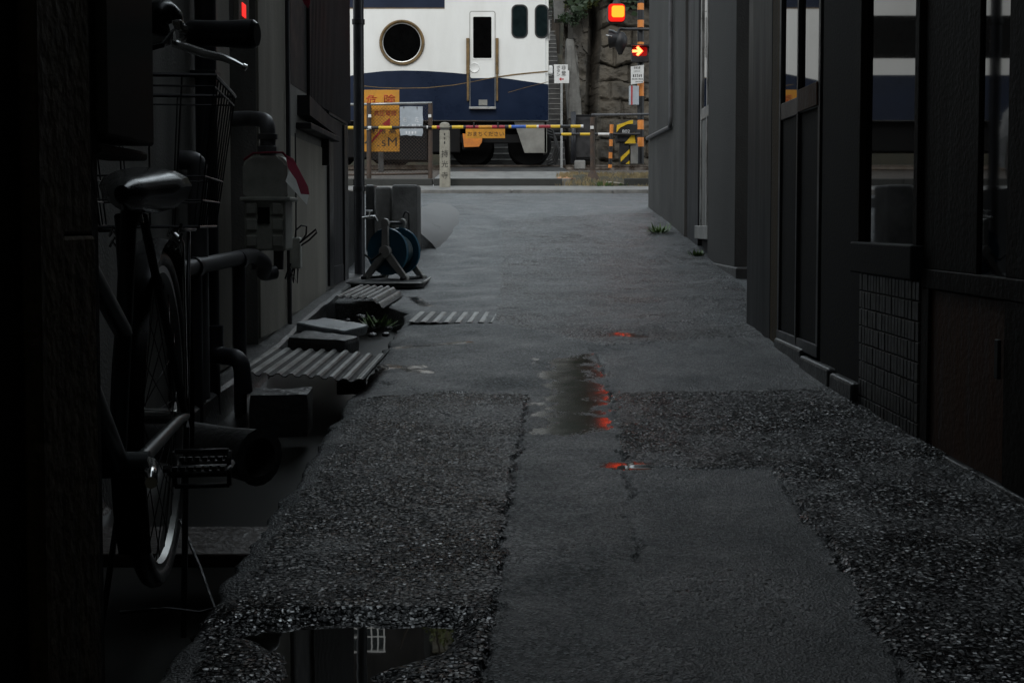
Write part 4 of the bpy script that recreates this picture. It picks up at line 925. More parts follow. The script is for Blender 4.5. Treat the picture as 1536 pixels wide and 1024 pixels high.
q = MB(); q.prism([(xa, 23.32), (xb, 23.32), (xb, 26.76), (xa, 26.76)], lambda x, y: (x, y, 1.2), lambda x, y: (x, y, zd - .006 if y < 24 else 1.86)); q.box(xa, xb, 26.96, 27.8, 1.3, 1.87); q.box(xa, xb, 28.0, 30, 1.3, 1.87); struct(q.build("crossing_panels", "concrete_wet"))
q = MB(); q.xz([(xb - .33, 0), (xb - .02, 0), (xb + .02, 1), (xb - .2, 1)], 0, .01); 
for v in q.bm.verts: y_ = 20.75 + v.co.z * 1.1; v.co = (v.co.x, y_, float(np.interp(y_, [20.6, 23.3], [zk - .004, zd])) + (.006 if v.co.y > .005 else .002))
struct(q.build("painted_marking", "faded_orange"))
q = MB()
for y_ in (26.87, 27.93): q.prism([(-.035, 0), (.035, 0), (.035, .04), (.01, .06), (.01, .12), (.033, .13), (.033, .15), (-.033, .15), (-.033, .13), (-.01, .12), (-.01, .06), (-.035, .04)], lambda a, b, y_=y_: (-40, y_ + a, 1.75 + b), lambda a, b, y_=y_: (40, y_ + a, 1.75 + b))
struct(q.build("railway_track", "rail_steel"))
# ================================================================== TRAIN
TY = 26.0; tr = thing("train", "white and navy train carriage with a round porthole window standing at the crossing", "train", (-6, 27.4, 1.9))
def T(px, py): p_ = P(px, py, TY); return (p_.x, p_.z)
xe = T(823, 0)[0]; zb0 = T(700, 181)[1]; xleft = -17
zt_ = zb0 + 2.72
q = MB(); sec = [(TY, zb0), (TY, zt_ - .25), (TY + .10, zt_), (TY + .5, zt_ + .28), (TY + 1.4, zt_ + .38), (TY + 2.3, zt_ + .28), (TY + 2.7, zt_), (TY + 2.8, zt_ - .25), (TY + 2.8, zb0)]
q.yz(sec, xleft, xe); bmesh.ops.bevel(q.bm, geom=[e for e in q.bm.edges if abs(e.verts[0].co.x - xe) < 1e-4 and abs(e.verts[1].co.x - xe) < 1e-4 and e.verts[0].co.z > zb0 + .01], offset=.07, segments=3, affect='EDGES')
body = q.build("body", "train_white", tr)
def navy_top(px):                 # height of the navy border in the photo
    return float(np.interp(px, [480, 500, 543, 575, 605, 640, 680, 720, 760, 823], [124, 119, 110.5, 107, 106, 106.8, 109.5, 113.5, 118, 127]))
pts = [T(px, navy_top(px)) for px in range(480, 823, 6)] + [(xe - .004, T(0, 127)[1])]
zl = T(0, 113)[1]
poly = [(xleft + .1, zl), (-4.4, zl)] + pts + [(xe - .004, zb0 + .004), (xleft + .1, zb0 + .004)]
poly = [p_ for p_ in poly]
q = MB(); q.xz(poly, TY - .006, TY + .01); q.build("navy_panel", "train_navy", tr)
a = T(400, 12); b = T(667, 12)
q = MB(); q.box(-4.2, b[0], TY - .005, TY + .01, a[1], a[1] + .42); q.build("upper_stripe", "train_navy", tr)
q = MB(); q.box(-4.2, b[0], TY - .007, TY + .01, a[1] - .02, a[1] - .001)
def ribbon(pp, w_):
    up_ = [T(x, y - w_) for x, y in pp]; lo_ = [T(x, y + w_) for x, y in pp][::-1]; q.xz(up_ + lo_, TY - .009, TY + .005)
ribbon([(530, 127), (543, 129), (570, 131.6), (600, 132.6), (640, 132), (680, 128), (705, 123.5), (735, 117.5), (748, 115.2)], .55)
ribbon([(748, 115.6), (770, 112.4), (800, 109.3), (822, 107.5)], 1.0); ribbon([(762, 139), (790, 131), (822, 123)], .3)
q.build("gold_trim", "train_gold", tr)
# porthole
cc = T(603, 64.5); rr = T(637, 64)[0] - cc[0]
q = MB(); q.lathe([(rr, .0), (rr, .03), (rr * .97, .055), (rr * .92, .055), (rr * .85, .025), (rr * .82, .0)], (cc[0], TY, cc[1]), (0, -1, 0), 56); ph = q.build("porthole", "train_gold", tr)
q = MB(); q.lathe([(0, .004), (rr * .86, .004)], (cc[0], TY, cc[1]), (0, -1, 0), 48); q.build("pane", "train_glass", ph)
q = MB(); q.lathe([(rr * .86, .012), (rr * .86, .034), (rr * .825, .03), (rr * .82, .012)], (cc[0], TY, cc[1]), (0, -1, 0), 48); q.build("inner_ring", "alu", ph)
# crew door
a = T(704.5, 118); b = T(743, 17)
q = MB(); frame_ring(q, rrect(a[0], b[0], T(0, 163)[1], b[1], .05), rrect(a[0] + .012, b[0] - .012, T(0, 163)[1] + .012, b[1] - .012, .04), TY - .010, TY + .005); dfr = q.build("door_frame", "skirt_grey", tr)
q = MB(); q.xz(rrect(a[0] + .012, b[0] - .012, T(0, 117.5)[1], b[1] - .012, .04), TY - .0075, TY + .005); dl = q.build("door_leaf", "train_white", tr)
a2 = T(709, 88.5); b2 = T(738, 25)
q = MB(); frame_ring(q, rrect(a2[0] - .015, b2[0] + .015, a2[1] - .015, b2[1] + .015, .04), rrect(a2[0] + .01, b2[0] - .01, a2[1] + .01, b2[1] - .01, .025), TY - .016, TY - .002); q.build("window_frame", "train_white", dl)
q = MB(); q.xz(rrect(a2[0], b2[0], a2[1], b2[1], .03), TY - .010, TY - .003); q.build("pane", "train_glass", dl)
q = MB(); c2 = T(709.5, 102); q.lathe([(0, .004), (.085, .008), (.095, .014), (.105, .008), (.108, 0)], (c2[0] + .03, TY - .008, c2[1]), (0, -1, 0), 28); q.build("handle_recess", "train_white", dl)
for px0, px1 in ((699.5, 704.3), (743.5, 748)):
    a = T(px0, 152); b = T(px1, 58); c2 = T(px0, 112)
    q = MB(); q.box(a[0], b[0], TY - .06, TY - .035, c2[1], b[1], .006); q.box(a[0] + .012, b[0] - .012, TY - .055, TY - .037, a[1], c2[1], .005); q.box(a[0], b[0], TY - .05, TY, b[1] - .05, b[1] - .01, .004); q.box(a[0] + .012, b[0] - .012, TY - .05, TY, a[1], a[1] + .04, .004)
    q.build("handrail", "train_gold", tr)
a = T(704, 164.5); b = T(744, 161.5); q = MB(); q.box(a[0], b[0], TY - .14, TY, a[1], b[1] + .005, .004); q.build("door_step", "alu", tr)
a = T(718, 158.5); b = T(731, 150); q = MB(); q.box(a[0], b[0], TY - .02, TY, a[1], b[1], .004); q.box(a[0] + .02, b[0] - .02, TY - .024, TY - .018, a[1] + .02, a[1] + .05, .003); q.build("step_plate", "skirt_grey", tr)
# cab windows
for px0, px1 in ((768, 791), (803, 822)):
    a = T(px0, 57); b = T(px1, 8)
    q = MB(); frame_ring(q, rrect(a[0] - .012, b[0] + .012, a[1] - .012, b[1] + .012, .12), rrect(a[0] + .015, b[0] - .015, a[1] + .015, b[1] - .015, .10), TY - .012, TY + .002); cw = q.build("cab_window", "black_rubber", tr)
    q = MB(); q.xz(rrect(a[0], b[0], a[1], b[1], .11), TY - .006, TY + .003); q.build("pane", "train_glass_green", cw)
# long window band further left (seen in the shop windows)
a = (-16, CAMZ + 3.33); b = (-4.35, CAMZ + 4.19)
q = MB(); q.box(a[0], b[0], TY - .008, TY + .003, a[1], b[1]); wb = q.build("window_band", "train_glass", tr)
q = MB()
for k in range(7): q.box(a[0] + 1.9 * k - .02, a[0] + 1.9 * k + .02, TY - .014, TY - .006, a[1], b[1])
q.build("mullion", "black", wb)
# end details
a = T(825, 104); q = MB(); q.box(xe, xe + .09, TY + .1, TY + .45, a[1] - .09, a[1] + .09, .03); q.build("marker_lamp", "white_paint", tr)
q = MB(); q.box(xe, xe + .03, TY + .05, TY + .09, T(0, 60)[1], T(0, 30)[1]); q.build("end_handrail", "alu", tr)
# underframe
q = MB(); zr = 1.90
q.box(xleft + .3, xe - .5, TY + .25, TY + 2.55, zb0 - .12, zb0 + .02)
for px0, px1, py0, py1 in ((478, 552, 186, 236), (556, 640, 190, 240), (645, 690, 186, 228)):
    a = T(px0, py1); b = T(px1, py0); q.box(a[0], b[0], TY + .18, TY + 1.0, a[1], b[1] + .1, .02)
for k in range(5): q.box(-16 + 2.4 * k, -14.2 + 2.4 * k, TY + .2, TY + 1.0, zr + .25, zb0 + .02, .02)
q.build("underframe", "underframe", tr)
for cxp in (545, 766):
    c2 = T(cxp, 0)[0] - .1; bg = MB()
    bg.box(c2 - 1.15, c2 + .75, TY + .22, TY + .36, zr + .42, zr + .60, .02); bg.box(c2 - .9, c2 - .55, TY + .17, TY + .36, zr + .28, zr + .56, .02); bg.box(c2 + .35, c2 + .65, TY + .17, TY + .36, zr + .28, zr + .56, .02); bg = bg.build("bogie", "underframe", tr)
    for ox in (-.72, .5):
        for yy in (26.87, 27.93):
            q = MB(); q.lathe([(0, -.065), (.10, -.065), (.36, -.06), (.43, -.06), (.43, .05), (.46, .06), (.46, .075), (0, .075)], (c2 + ox, yy, zr + .43), (0, 1, 0), 32); q.build("wheel", "underframe", bg)
a = T(771, 182); b = T(822, 229); a2 = T(787, 229)
q = MB(); q.xz([(a[0], a[1]), (xe - .03, a[1]), (xe - .03, b[1] + .02), (xe - .08, b[1]), (a2[0], b[1])], TY + .10, TY + .16); q.box(xe - .09, xe - .03, TY + .1, TY + 2.7, b[1], a[1], .01); q.build("snow_plough", "skirt_grey", tr)
q = MB()
for k in range(4):
    z_ = T(0, 190 + 3 * k)[1]; y_ = TY + .3 + .25 * k
    q.tube([(xe - .03, y_, z_), (xe + .10 + .03 * k, y_, z_ - .06), (xe + .15 + .04 * k, y_, z_ - .35), (xe + .08 + .03 * k, y_, z_ - .62), (xe, y_, z_ - .66)], .022, 8)
q.build("brake_hose", "black_rubber", tr)
q = MB(); q.box(xe - .1, xe + .42, TY + 1.2, TY + 1.6, T(0, 205)[1], T(0, 188)[1], .03); q.build("coupler", "underframe", tr)
a = T(694, 221); b = T(724, 205); q = MB(); q.xz([(a[0], b[1] + .06), (b[0], b[1] + .02), (b[0] - .02, a[1] + .1), (b[0] - .08, a[1] + .01), (a[0] + .03, a[1])], TY - .05, TY + .12); q.build("orange_cover", "orange_tarp", tr)
# ================================================================== CROSSING GATES
def banded(name, label, cat, p0, p1, r, bands, group=None):
    t_ = thing(name, label, cat, p0, group); tot = sum(b for b, _ in bands); s_ = 0
    for i, (w_, mm) in enumerate(bands):
        q = MB(); q.tube([Vector(p0).lerp(Vector(p1), s_ / tot), Vector(p0).lerp(Vector(p1), (s_ + w_) / tot)], r, 12); q.build("band", mm, t_); s_ += w_
    return t_
Y_, K_, Rd, Bl, Or, Wh = "safety_yellow", "safety_black", "band_red", "band_blue", "band_orange", "white_paint"
seq = [(500, 530, Y_), (530, 552, K_), (552, 557, Wh), (557, 568, K_), (568, 588, Y_), (588, 640, K_), (640, 642, Wh), (642, 648, K_), (648, 655, Y_), (655, 664, Rd), (664, 678, K_), (678, 695, Y_), (695, 699, K_), (699, 718, Rd), (718, 738, Or), (738, 757, Rd), (757, 763, K_), (763, 767, Y_), (767, 789, Bl), (789, 805, Y_), (805, 808, Wh), (808, 826, Rd), (826, 840, Y_), (840, 856, K_), (856, 871, Y_), (871, 875, Wh)]
y2 = 20.75
bar = banded("crossing_bar", "long lowered level crossing bar banded yellow, black, red and blue", "barrier", P(500, 192, y2), P(875, 189.6, y2), .026, [(b - a, m) for a, b, m in seq])
a = P(698.5, 207.5, y2 - .03); b = P(757.5, 193.5, y2 - .03)
wt = thing("wait_sign", "yellow hanging sign with black Japanese lettering below the crossing bar", "sign", a)
q = MB(); q.box(a.x, b.x, y2 - .035, y2 - .028, a.z, b.z, .001); q.build("board", "sign_yellow", wt)
text("おまちください", "text_black", wt, a.x + .03, b.x - .02, a.z + .035, b.z - .045, y2 - .0375, th=.003)
for px in (711, 747):
    q = MB(); pp = P(px, 186, y2); q.box(pp.x - .012, pp.x + .012, y2 - .045, y2 + .03, pp.z - .06, pp.z + .02, .004); q.build("clip", "steel_dark", wt)
y3 = 21.6
bar2 = banded("crossing_bar", "short lowered crossing bar with yellow and black bands at the striped gate machine", "barrier", P(832, 201.5, y3), P(960, 201.5, y3), .024, [(10, K_), (15, Y_), (13, K_), (15, Y_), (12, K_), (17, Wh), (46, "steel_dark")])
# gate machine: yellow and black striped box on a plinth
gmach = thing("gate_machine", "yellow and black striped crossing gate machine with white number at the right", "barrier machine", P(945, 245, y3 + .1))
def Q(px, py, y=y3 + .1): p_ = P(px, py, y); return (p_.x, p_.z)
f0, f1 = y3 + .06, y3 + .40
q = MB(); a = Q(925, 214); b = Q(956, 186); q.box(a[0], b[0], f0, f1, a[1], b[1], .02); a = Q(931, 246); b = Q(944, 216); q.box(a[0], b[0], f0 + .03, f1, a[1], b[1] + .03, .01); gb_ = q.build("housing", "safety_black", gmach)
q = MB(); q.xz([Q(924.5, 199), Q(925, 188), Q(936, 184.5), Q(945, 181), Q(949, 181), Q(949, 186), Q(940, 187), Q(930, 192)], f0 - .012, f0 + .02); q.xz([Q(936.5, 215.5), Q(951, 199), Q(953, 215.5)], f0 - .012, f0 + .02); q.xz([Q(931, 236), Q(944, 224), Q(944, 230), Q(931, 243)], f0 + .018, f0 + .05); q.xz([Q(938, 246), Q(944, 241), Q(944, 246)], f0 + .018, f0 + .05); q.build("yellow_stripes", "safety_yellow", gmach)
a = Q(933, 200); b = Q(944.5, 195); text("802", "text_white", gmach, a[0], b[0], a[1], b[1], f0 - .006, th=.008)
q = MB(); a = Q(944, 246); b = Q(957, 216); q.box(a[0] + .02, b[0], f0 + .04, f1, a[1], b[1], .01); q.build("pedestal", "concrete", gmach)
banded("striped_post", "short orange and black banded post left of the gate machine", "post", P(915, 252, y3 - .1), P(917.5, 187, y3 - .1), .032, [(5, "orange_band"), (9, K_), (9, "orange_band"), (9, K_), (10, "orange_band"), (9, K_), (13, "orange_band")])
# signal pole
ys_ = 22.4
sp = banded("signal_pole", "tall orange and black banded crossing signal pole beside the corner house", "pole", P(961, 246, ys_), P(961, -90, ys_), .058, [(26, K_), (14, "orange_band"), (12, K_), (14, "orange_band"), (14, K_), (22, K_), (23, "orange_band"), (48, K_), (10, "orange_band"), (22, K_), (11, "orange_band"), (15, K_), (10, "orange_band"), (40, K_), (20, "orange_band"), (35, K_)])
def S_(px, py, y=ys_ - .2): p_ = P(px, py, y); return (p_.x, p_.z)
wl = thing("warning_light", "square glowing red crossing light with an amber centre on the signal pole arm", "signal light", P(925, 18, ys_ - .3))
a = S_(911.5, 33.5, ys_ - .3); b = S_(938.5, 5, ys_ - .3); yl = ys_ - .3
q = MB(); q.xz(rrect(a[0], b[0], a[1], b[1], .07), yl + .03, yl + .22); q.build("housing", "safety_black", wl)
q = MB(); q.xz(rrect(a[0] + .012, b[0] - .012, a[1] + .012, b[1] - .012, .06), yl + .0, yl + .032); q.build("rim", "lamp_edge", wl)
a2 = S_(917.5, 28, yl); b2 = S_(936.5, 9, yl); q = MB(); q.xz(rrect(a2[0], b2[0], a2[1] + .02, b2[1], .04), yl - .012, yl + .002); q.build("lens", "lamp_glow", wl)
q = MB(); q.tube([(b[0] - .1, yl + .15, b[1]), (b[0] - .1, yl + .15, b[1] + .10), (S_(961, 0)[0], ys_, b[1] + .12)], .03, 8); q.lathe([(0, .07), (.05, .06), (.08, 0)], (a[0] * .5 + b[0] * .5 + .01, yl + .1, b[1]), (0, 0, 1), 16); q.build("bracket", "steel_dark", wl)
ar = thing("direction_lamp", "small box with a glowing red arrow pointing right below the warning light", "signal light", P(959, 82, ys_ - .2))
a = S_(947.5, 93); b = S_(972, 70); yl = ys_ - .2
q = MB(); q.xz(rrect(a[0], b[0], a[1], b[1], .03), yl, yl + .15); q.build("housing", "safety_black", ar)
q = MB(); q.xz(rrect(a[0] + .015, b[0] - .015, a[1] + .10, b[1] - .012, .03), yl - .006, yl + .002); q.build("face", "arrow_field", ar)
z_ = S_(0, 77)[1]; x0_ = S_(948.8, 0)[0]; x1_ = S_(964.8, 0)[0]; k_ = .085
q = MB(); q.xz([(x0_, z_ - .022), (x1_ - .09, z_ - .022), (x1_ - .12, z_ - k_ * .7), (x1_ - .085, z_ - k_), (x1_, z_), (x1_ - .085, z_ + k_), (x1_ - .12, z_ + k_ * .7), (x1_ - .09, z_ + .022), (x0_, z_ + .022)], yl - .014, yl - .004); q.build("arrow", "arrow_glow", ar)
q = MB(); q.xz([(a[0] - .005, b[1] + .02), (b[0] + .005, b[1] + .02), (b[0] + .005, b[1] - .0), (a[0] - .005, b[1] - .0)], yl - .12, yl + .05); q.build("hood", "safety_black", ar)
# horn lamp turned away
hl = thing("unlit_lamp", "black unlit crossing lamp turned sideways on a bracket between the two red lights", "signal light", P(922, 60, ys_ - .1))
c2 = P(928, 58, ys_ - .1); dd = (P(908, 58, ys_ - .1) - c2) + Vector((0, .06, 0))
q = MB(); q.lathe([(0, -.04), (.06, -.04), (.11, .02), (.15, .10), (.165, .16), (.15, .16), (.10, .10), (0, .09)], c2, dd, 24); q.build("hood", "safety_black", hl)
q = MB(); q.lathe([(0, -.1), (.07, -.08), (.12, 0), (.125, .12), (.09, .18), (.03, .30), (0, .30)], c2 + Vector((.03, 0, .02)), (0, .1, -1), 20); q.build("body", "safety_black", hl)
q = MB(); q.tube(bend([c2 + Vector((0, 0, .05)), P(928, 44, ys_ - .1), P(975, 44.5, ys_ - .1)], .05), .025, 10); q.build("bracket", "steel_dark", hl)
a = P(909, 53, ys_ - .22); b = P(918, 55, ys_ - .22); q = MB(); q.tube([a, b], .016, 6); q.build("edge_highlight_tube", "alu", hl)  # pale tube added to draw a highlight on the hood edge
# notice on the pole
def marks(parent, x0, x1, z0, z1, y, n, m="text_black", seed=0):
    rr_ = random.Random(seed); q = MB(); w_ = (x1 - x0) / n
    for k in range(n):
        xa_ = x0 + w_ * k
        for j in range(3):
            if rr_.random() < .85: q.box(xa_ + w_ * .1, xa_ + w_ * (.6 + .25 * rr_.random()), y, y + .003, z0 + (z1 - z0) * (.08 + .33 * j), z0 + (z1 - z0) * (.2 + .33 * j))
        q.box(xa_ + w_ * (.2 + .4 * rr_.random()), xa_ + w_ * .75, y - .0005, y + .002, z0, z1 - (z1 - z0) * .3 * rr_.random())
    return q.build("lettering", m, parent)
ns = thing("notice_board", "white notice with rows of small black print on the signal pole under the arrow box", "sign", P(956, 127, ys_ - .15))
yn = ys_ - .15; a = S_(946.5, 127, yn); b = S_(966, 97.5, yn)
q = MB(); q.xz([(a[0], a[1]), (b[0] - .01, a[1] + .03), (b[0], b[1]), (a[0] - .005, b[1] - .03)], yn, yn + .008); q.build("board", "white_paint", ns)
w_ = b[0] - a[0]; h_ = b[1] - a[1]
marks(ns, a[0] + w_ * .22, a[0] + w_ * .72, a[1] + h_ * .80, a[1] + h_ * .92, yn - .003, 4, seed=1); marks(ns, a[0] + w_ * .22, a[0] + w_ * .7, a[1] + h_ * .66, a[1] + h_ * .70, yn - .003, 5, seed=2)
marks(ns, a[0] + w_ * .12, a[0] + w_ * .86, a[1] + h_ * .38, a[1] + h_ * .54, yn - .003, 5, seed=3); marks(ns, a[0] + w_ * .06, a[0] + w_ * .92, a[1] + h_ * .24, a[1] + h_ * .32, yn - .003, 8, seed=4); marks(ns, a[0] + w_ * .35, a[0] + w_ * .92, a[1] + h_ * .11, a[1] + h_ * .17, yn - .003, 6, seed=5)
cbx = thing("control_box", "narrow white control box with a red stripe under the notice on the signal pole", "box", P(952, 157, ys_ - .15))
a = S_(944, 157.5, yn); b = S_(958.5, 129, yn); q = MB(); q.box(a[0], b[0], yn, yn + .12, a[1], b[1], .006); q.build("case", "sign_grey", cbx)
q = MB(); q.box(a[0] + .03, a[0] + .055, yn - .003, yn + .002, a[1], b[1]); q.build("stripe", "arrow_red", cbx)
# emergency button sign
eb = thing("emergency_sign", "small white two-panel sign with black characters and a red arrow on a thin grey post", "sign", P(842, 250, 23.6))
ye = 23.6; a = P(831.5, 125, ye); b = P(853, 97, ye)
q = MB(); q.xz([(a.x, a.z), (P(854, 0, ye).x, a.z), (P(854, 0, ye).x, P(0, 106, ye).z), (P(852, 0, ye).x, P(0, 106, ye).z), (P(852, 0, ye).x, b.z), (P(831, 0, ye).x, b.z)], ye, ye + .012); q.build("board", "white_paint", eb)
text("非\n常", "text_black", eb, P(842.5, 0, ye).x, P(849, 0, ye).x, P(0, 114.5, ye).z, P(0, 98, ye).z, ye - .004, th=.004); text("ボ\nタ\nン", "text_black", eb, P(835, 0, ye).x, P(840.5, 0, ye).x, P(0, 114.5, ye).z, P(0, 98.5, ye).z, ye - .004, th=.004)
X_ = lambda x: P(x, 0, ye).x; Z_ = lambda y: P(0, y, ye).z
q = MB(); q.xz([(X_(839), Z_(119)), (X_(842), Z_(116)), (X_(842), Z_(118.2)), (X_(846), Z_(118.2)), (X_(846), Z_(119.8)), (X_(842), Z_(119.8)), (X_(842), Z_(122))], ye - .004, ye + .002); q.build("arrow", "arrow_red", eb)
q = MB(); q.tube([P(842.3, 252, ye + .03), P(842.3, 100, ye + .03)], .022, 10); q.build("post", "alu", eb)
# danger sign, mesh fence, hand-painted sign
yd = 20.95
ds = thing("danger_sign", "tall yellow danger sign with red Japanese characters and a height limit behind the rusty fence", "sign", P(572, 262, yd))
X_ = lambda x: P(x, 0, yd).x; Z_ = lambda y: P(0, y, yd).z
q = MB(); q.box(X_(541), X_(598.3), yd, yd + .012, Z_(227.5), Z_(135), .003); q.build("board", "sign_yellow", ds)
text("危", "text_red", ds, X_(548), X_(565), Z_(157), Z_(142.5), yd - .005, th=.005, bold=.006); text("険", "text_red", ds, X_(575.5), X_(592.5), Z_(157), Z_(142), yd - .005, th=.005, bold=.006)
text("高圧電線", "text_red", ds, X_(560), X_(594), Z_(174), Z_(165.5), yd - .005, th=.005)
q = MB(); q.xz([(X_(584.5), Z_(177)), (X_(572), Z_(186)), (X_(575), Z_(187.5)), (X_(563), Z_(203)), (X_(552), Z_(216)), (X_(557), Z_(214)), (X_(569), Z_(200)), (X_(579), Z_(191)), (X_(584), Z_(189))], yd - .004, yd + .002); q.build("lightning_arrow", "arrow_red", ds)
text("制限", "text_black", ds, X_(556), X_(578), Z_(201), Z_(193), yd - .006, th=.005); text("高", "text_black", ds, X_(582), X_(594), Z_(201), Z_(193), yd - .006, th=.005)
text("M", "text_black", ds, X_(581), X_(594.2), Z_(219.3), Z_(206.3), yd - .006, th=.005); text("5", "text_black", ds, X_(571.5), X_(577.5), Z_(219.5), Z_(211), yd - .006, th=.005); text(".", "text_black", ds, X_(565), X_(567), Z_(219.5), Z_(217.5), yd - .006, th=.005); text("4", "text_black", ds, X_(545.5), X_(556), Z_(219.5), Z_(206.5), yd - .006, th=.005)
q = MB(); q.box(X_(566), X_(574), yd + .013, yd + .05, Z_(258), Z_(150), .004); q.build("post", "concrete_wet", ds)
yf = 20.8
fn = thing("mesh_fence", "rusty pipe framed fence in front of the yellow danger sign", "fence", P(600, 268, yf))
def fp(x, y): return P(x, y, yf)
for px in (553.5, 645.5):
    q = MB(); q.tube([fp(px, 268), fp(px, 155)], .040 if px < 600 else .038, 10); q.build("post", "rust", fn)
q = MB(); q.tube([fp(500, 157.5), fp(648, 155)], .022, 8); q.build("top_rail", "alu", fn)
q = MB(); q.tube([fp(500, 262.5), fp(645, 260.5)], .018, 8); q.build("bottom_rail", "rust", fn)
q = MB(); z0_ = fp(0, 260).z; z1_ = fp(0, 157).z; x0_ = fp(556, 0).x; x1_ = fp(643, 0).x; s_ = .055; H_ = z1_ - z0_
k = -int(H_ / s_) - 1
while x0_ + k * s_ < x1_:
    for sg in (1, -1):
        a_ = x0_ + k * s_; pA = (a_, z0_) if sg > 0 else (a_, z1_); L0 = max(0, x0_ - a_); L1 = min(H_, x1_ - a_)
        if L1 > L0: q.tube([(a_ + L0, yf, pA[1] + sg * L0), (a_ + L1, yf, pA[1] + sg * L1)], .0022, 3, caps=False)
    k += 1
q.build("wire_mesh", "rust", fn)
for px, py in ((555, 174.5), (645, 174.5), (552, 193)):
    a_ = fp(px, py); q = MB(); q.box(a_.x - .025, a_.x + .025, yf - .055, yf - .035, a_.z - .025, a_.z + .025, .004); q.build("reflector", "white_paint", fn)
hs = thing("painted_sign", "weathered pale grey sign with white hand-painted Japanese words hung on the fence", "sign", P(616, 204, yf - .06))
yh = yf - .065; X_ = lambda x: P(x, 0, yh).x; Z_ = lambda y: P(0, y, yh).z
q = MB(); q.xz([(X_(x), Z_(y)) for x, y in ((599, 160.5), (606, 160), (615, 159.5), (625, 160), (633.6, 159.8), (633.2, 172), (634, 180), (633.4, 190), (634, 199), (632, 204.5), (624, 203.8), (619, 203), (615, 204), (609, 202.5), (600, 203.6), (598.6, 195), (599.2, 181))], yh, yh + .008); q.build("board", "sign_grey", hs)
text("よく見て", "text_white", hs, X_(600), X_(632), Z_(193.5), Z_(186.5), yh - .003, th=.003, bold=.008); text("右", "text_white", hs, X_(603.5), X_(609.5), Z_(183.5), Z_(175.5), yh - .003, th=.003); text("左", "text_white", hs, X_(621.5), X_(627.5), Z_(183), Z_(175.5), yh - .003, th=.003)
marks(hs, X_(606), X_(625), Z_(201), Z_(196.8), yh - .003, 4, "text_white", 9)
q = MB(); q.xz([(X_(604), Z_(160.4)), (X_(606), Z_(160.4)), (X_(605.3), Z_(164))], yh - .002, yh + .001); q.xz([(X_(624), Z_(160.4)), (X_(626), Z_(160.4)), (X_(625.2), Z_(166))], yh - .002, yh + .001); q.build("rust_streak", "rust", hs)
# stone pillar
yp = 20.0
sp_ = thing("stone_pillar", "square pale stone marker post engraved with a temple name by the kerb", "stone pillar", P(666, 285, yp))
X_ = lambda x: P(x, 0, yp).x; Z_ = lambda y: P(0, y, yp).z; zb_ = P(666, 285, yp).z; dpt = X_(675) - X_(658)
def taper(x0, x1, x2, x3, z0, z1, y0, y1, b):
    q = MB(); V_ = [q.bm.verts.new(v) for v in ((x0, y0, z0), (x1, y0, z0), (x1, y1, z0), (x0, y1, z0), (x2, y0 + .004, z1), (x3, y0 + .004, z1), (x3, y1 - .004, z1), (x2, y1 - .004, z1))]
    for f in ((3, 2, 1, 0), (4, 5, 6, 7), (0, 1, 5, 4), (1, 2, 6, 5), (2, 3, 7, 6), (3, 0, 4, 7)): q.bm.faces.new([V_[i] for i in f])
    bmesh.ops.bevel(q.bm, geom=q.bm.edges[:], offset=b, segments=2, affect='EDGES'); return q
taper(X_(658.5), X_(674.5), X_(658.8), X_(673.5), zb_ - .06, Z_(195), yp, yp + dpt, .008).build("shaft", "stone_pale", sp_)
q = taper(X_(658.6), X_(673.8), X_(659), X_(673.2), Z_(192), Z_(185), yp, yp + dpt, .01); q.lathe([(dpt * .42, -.005), (dpt * .3, .014), (0, .024)], ((X_(658.6) + X_(673.8)) / 2, yp + dpt / 2, Z_(185)), (0, 0, 1), 16); q.build("cap", "stone_pale", sp_)
q = MB(); q.box(X_(659.6), X_(672.8), yp + .012, yp + dpt - .012, Z_(196), Z_(191)); q.build("neck", "stone_dark", sp_)
for ch, y0_, y1_ in (("持", 236, 225), ("光", 251, 241), ("寺", 268, 258)): text(ch, "text_black", sp_, X_(661.5), X_(671.5), Z_(y0_), Z_(y1_), yp - .001, th=.004)
for k_, (y0_, y1_) in enumerate(((204, 199), (210, 205.5), (217, 212))): marks(sp_, X_(664.5), X_(668), Z_(y0_ - 1), Z_(y1_), yp - .001, 1, "stone_dark", 20 + k_)
# rusty railing post and rail
yr = 20.85
rp = thing("railing", "rusty railing with a thick post on a cone of old concrete among dry weeds", "railing", P(890, 280, yr))
q = MB(); q.tube([P(889, 272, yr), P(888.5, 176, yr)], .040, 12); q.box(*sum([[v - .03, v + .03] for v in P(888.5, 191, yr - .03)], [])[:6], .004); q.build("post", "rust", rp)
q = MB(); q.lathe([(.17, -.02), (.15, .05), (.09, .18), (.05, .27), (0, .27)], P(889, 281, yr), (0, 0, 1), 18); q.build("footing", "rust", rp)
q = MB(); q.tube([P(887, 172.5, yr), P(1010, 171.5, yr)], .020, 8); q.build("top_rail", "pipe_grey", rp)
a_ = P(888, 191.5, yr - .06); q = MB(); q.box(a_.x - .028, a_.x + .028, a_.y - .02, a_.y, a_.z - .025, a_.z + .025, .003); q.build("reflector", "white_paint", rp)
yc_ = 24.4; q = MB(); a = P(858, 240, yc_); b = P(890, 172, yc_)
cb = thing("backdrop_box", "dark grey box added to fill the dark background behind the rusty railing post", "cabinet", a)  # stand-in box added where only a dark background shows
q.box(a.x, b.x, yc_, yc_ + .5, a.z, b.z, .015); q.build("case", "underframe", cb)
q = MB(); q.box(a.x + .05, b.x - .05, yc_ - .01, yc_ + .005, a.z + .05, b.z - .05, .004); q.build("door", "steel_dark", cb)
q = MB(); q.tube([P(860, 245, yc_ - .15), P(860, 168, yc_ - .15)], .05, 8); tag(q.build("dark_post", "pipe_dark"), "plain dark post in front of the dark backdrop box beside the emergency sign", "post")
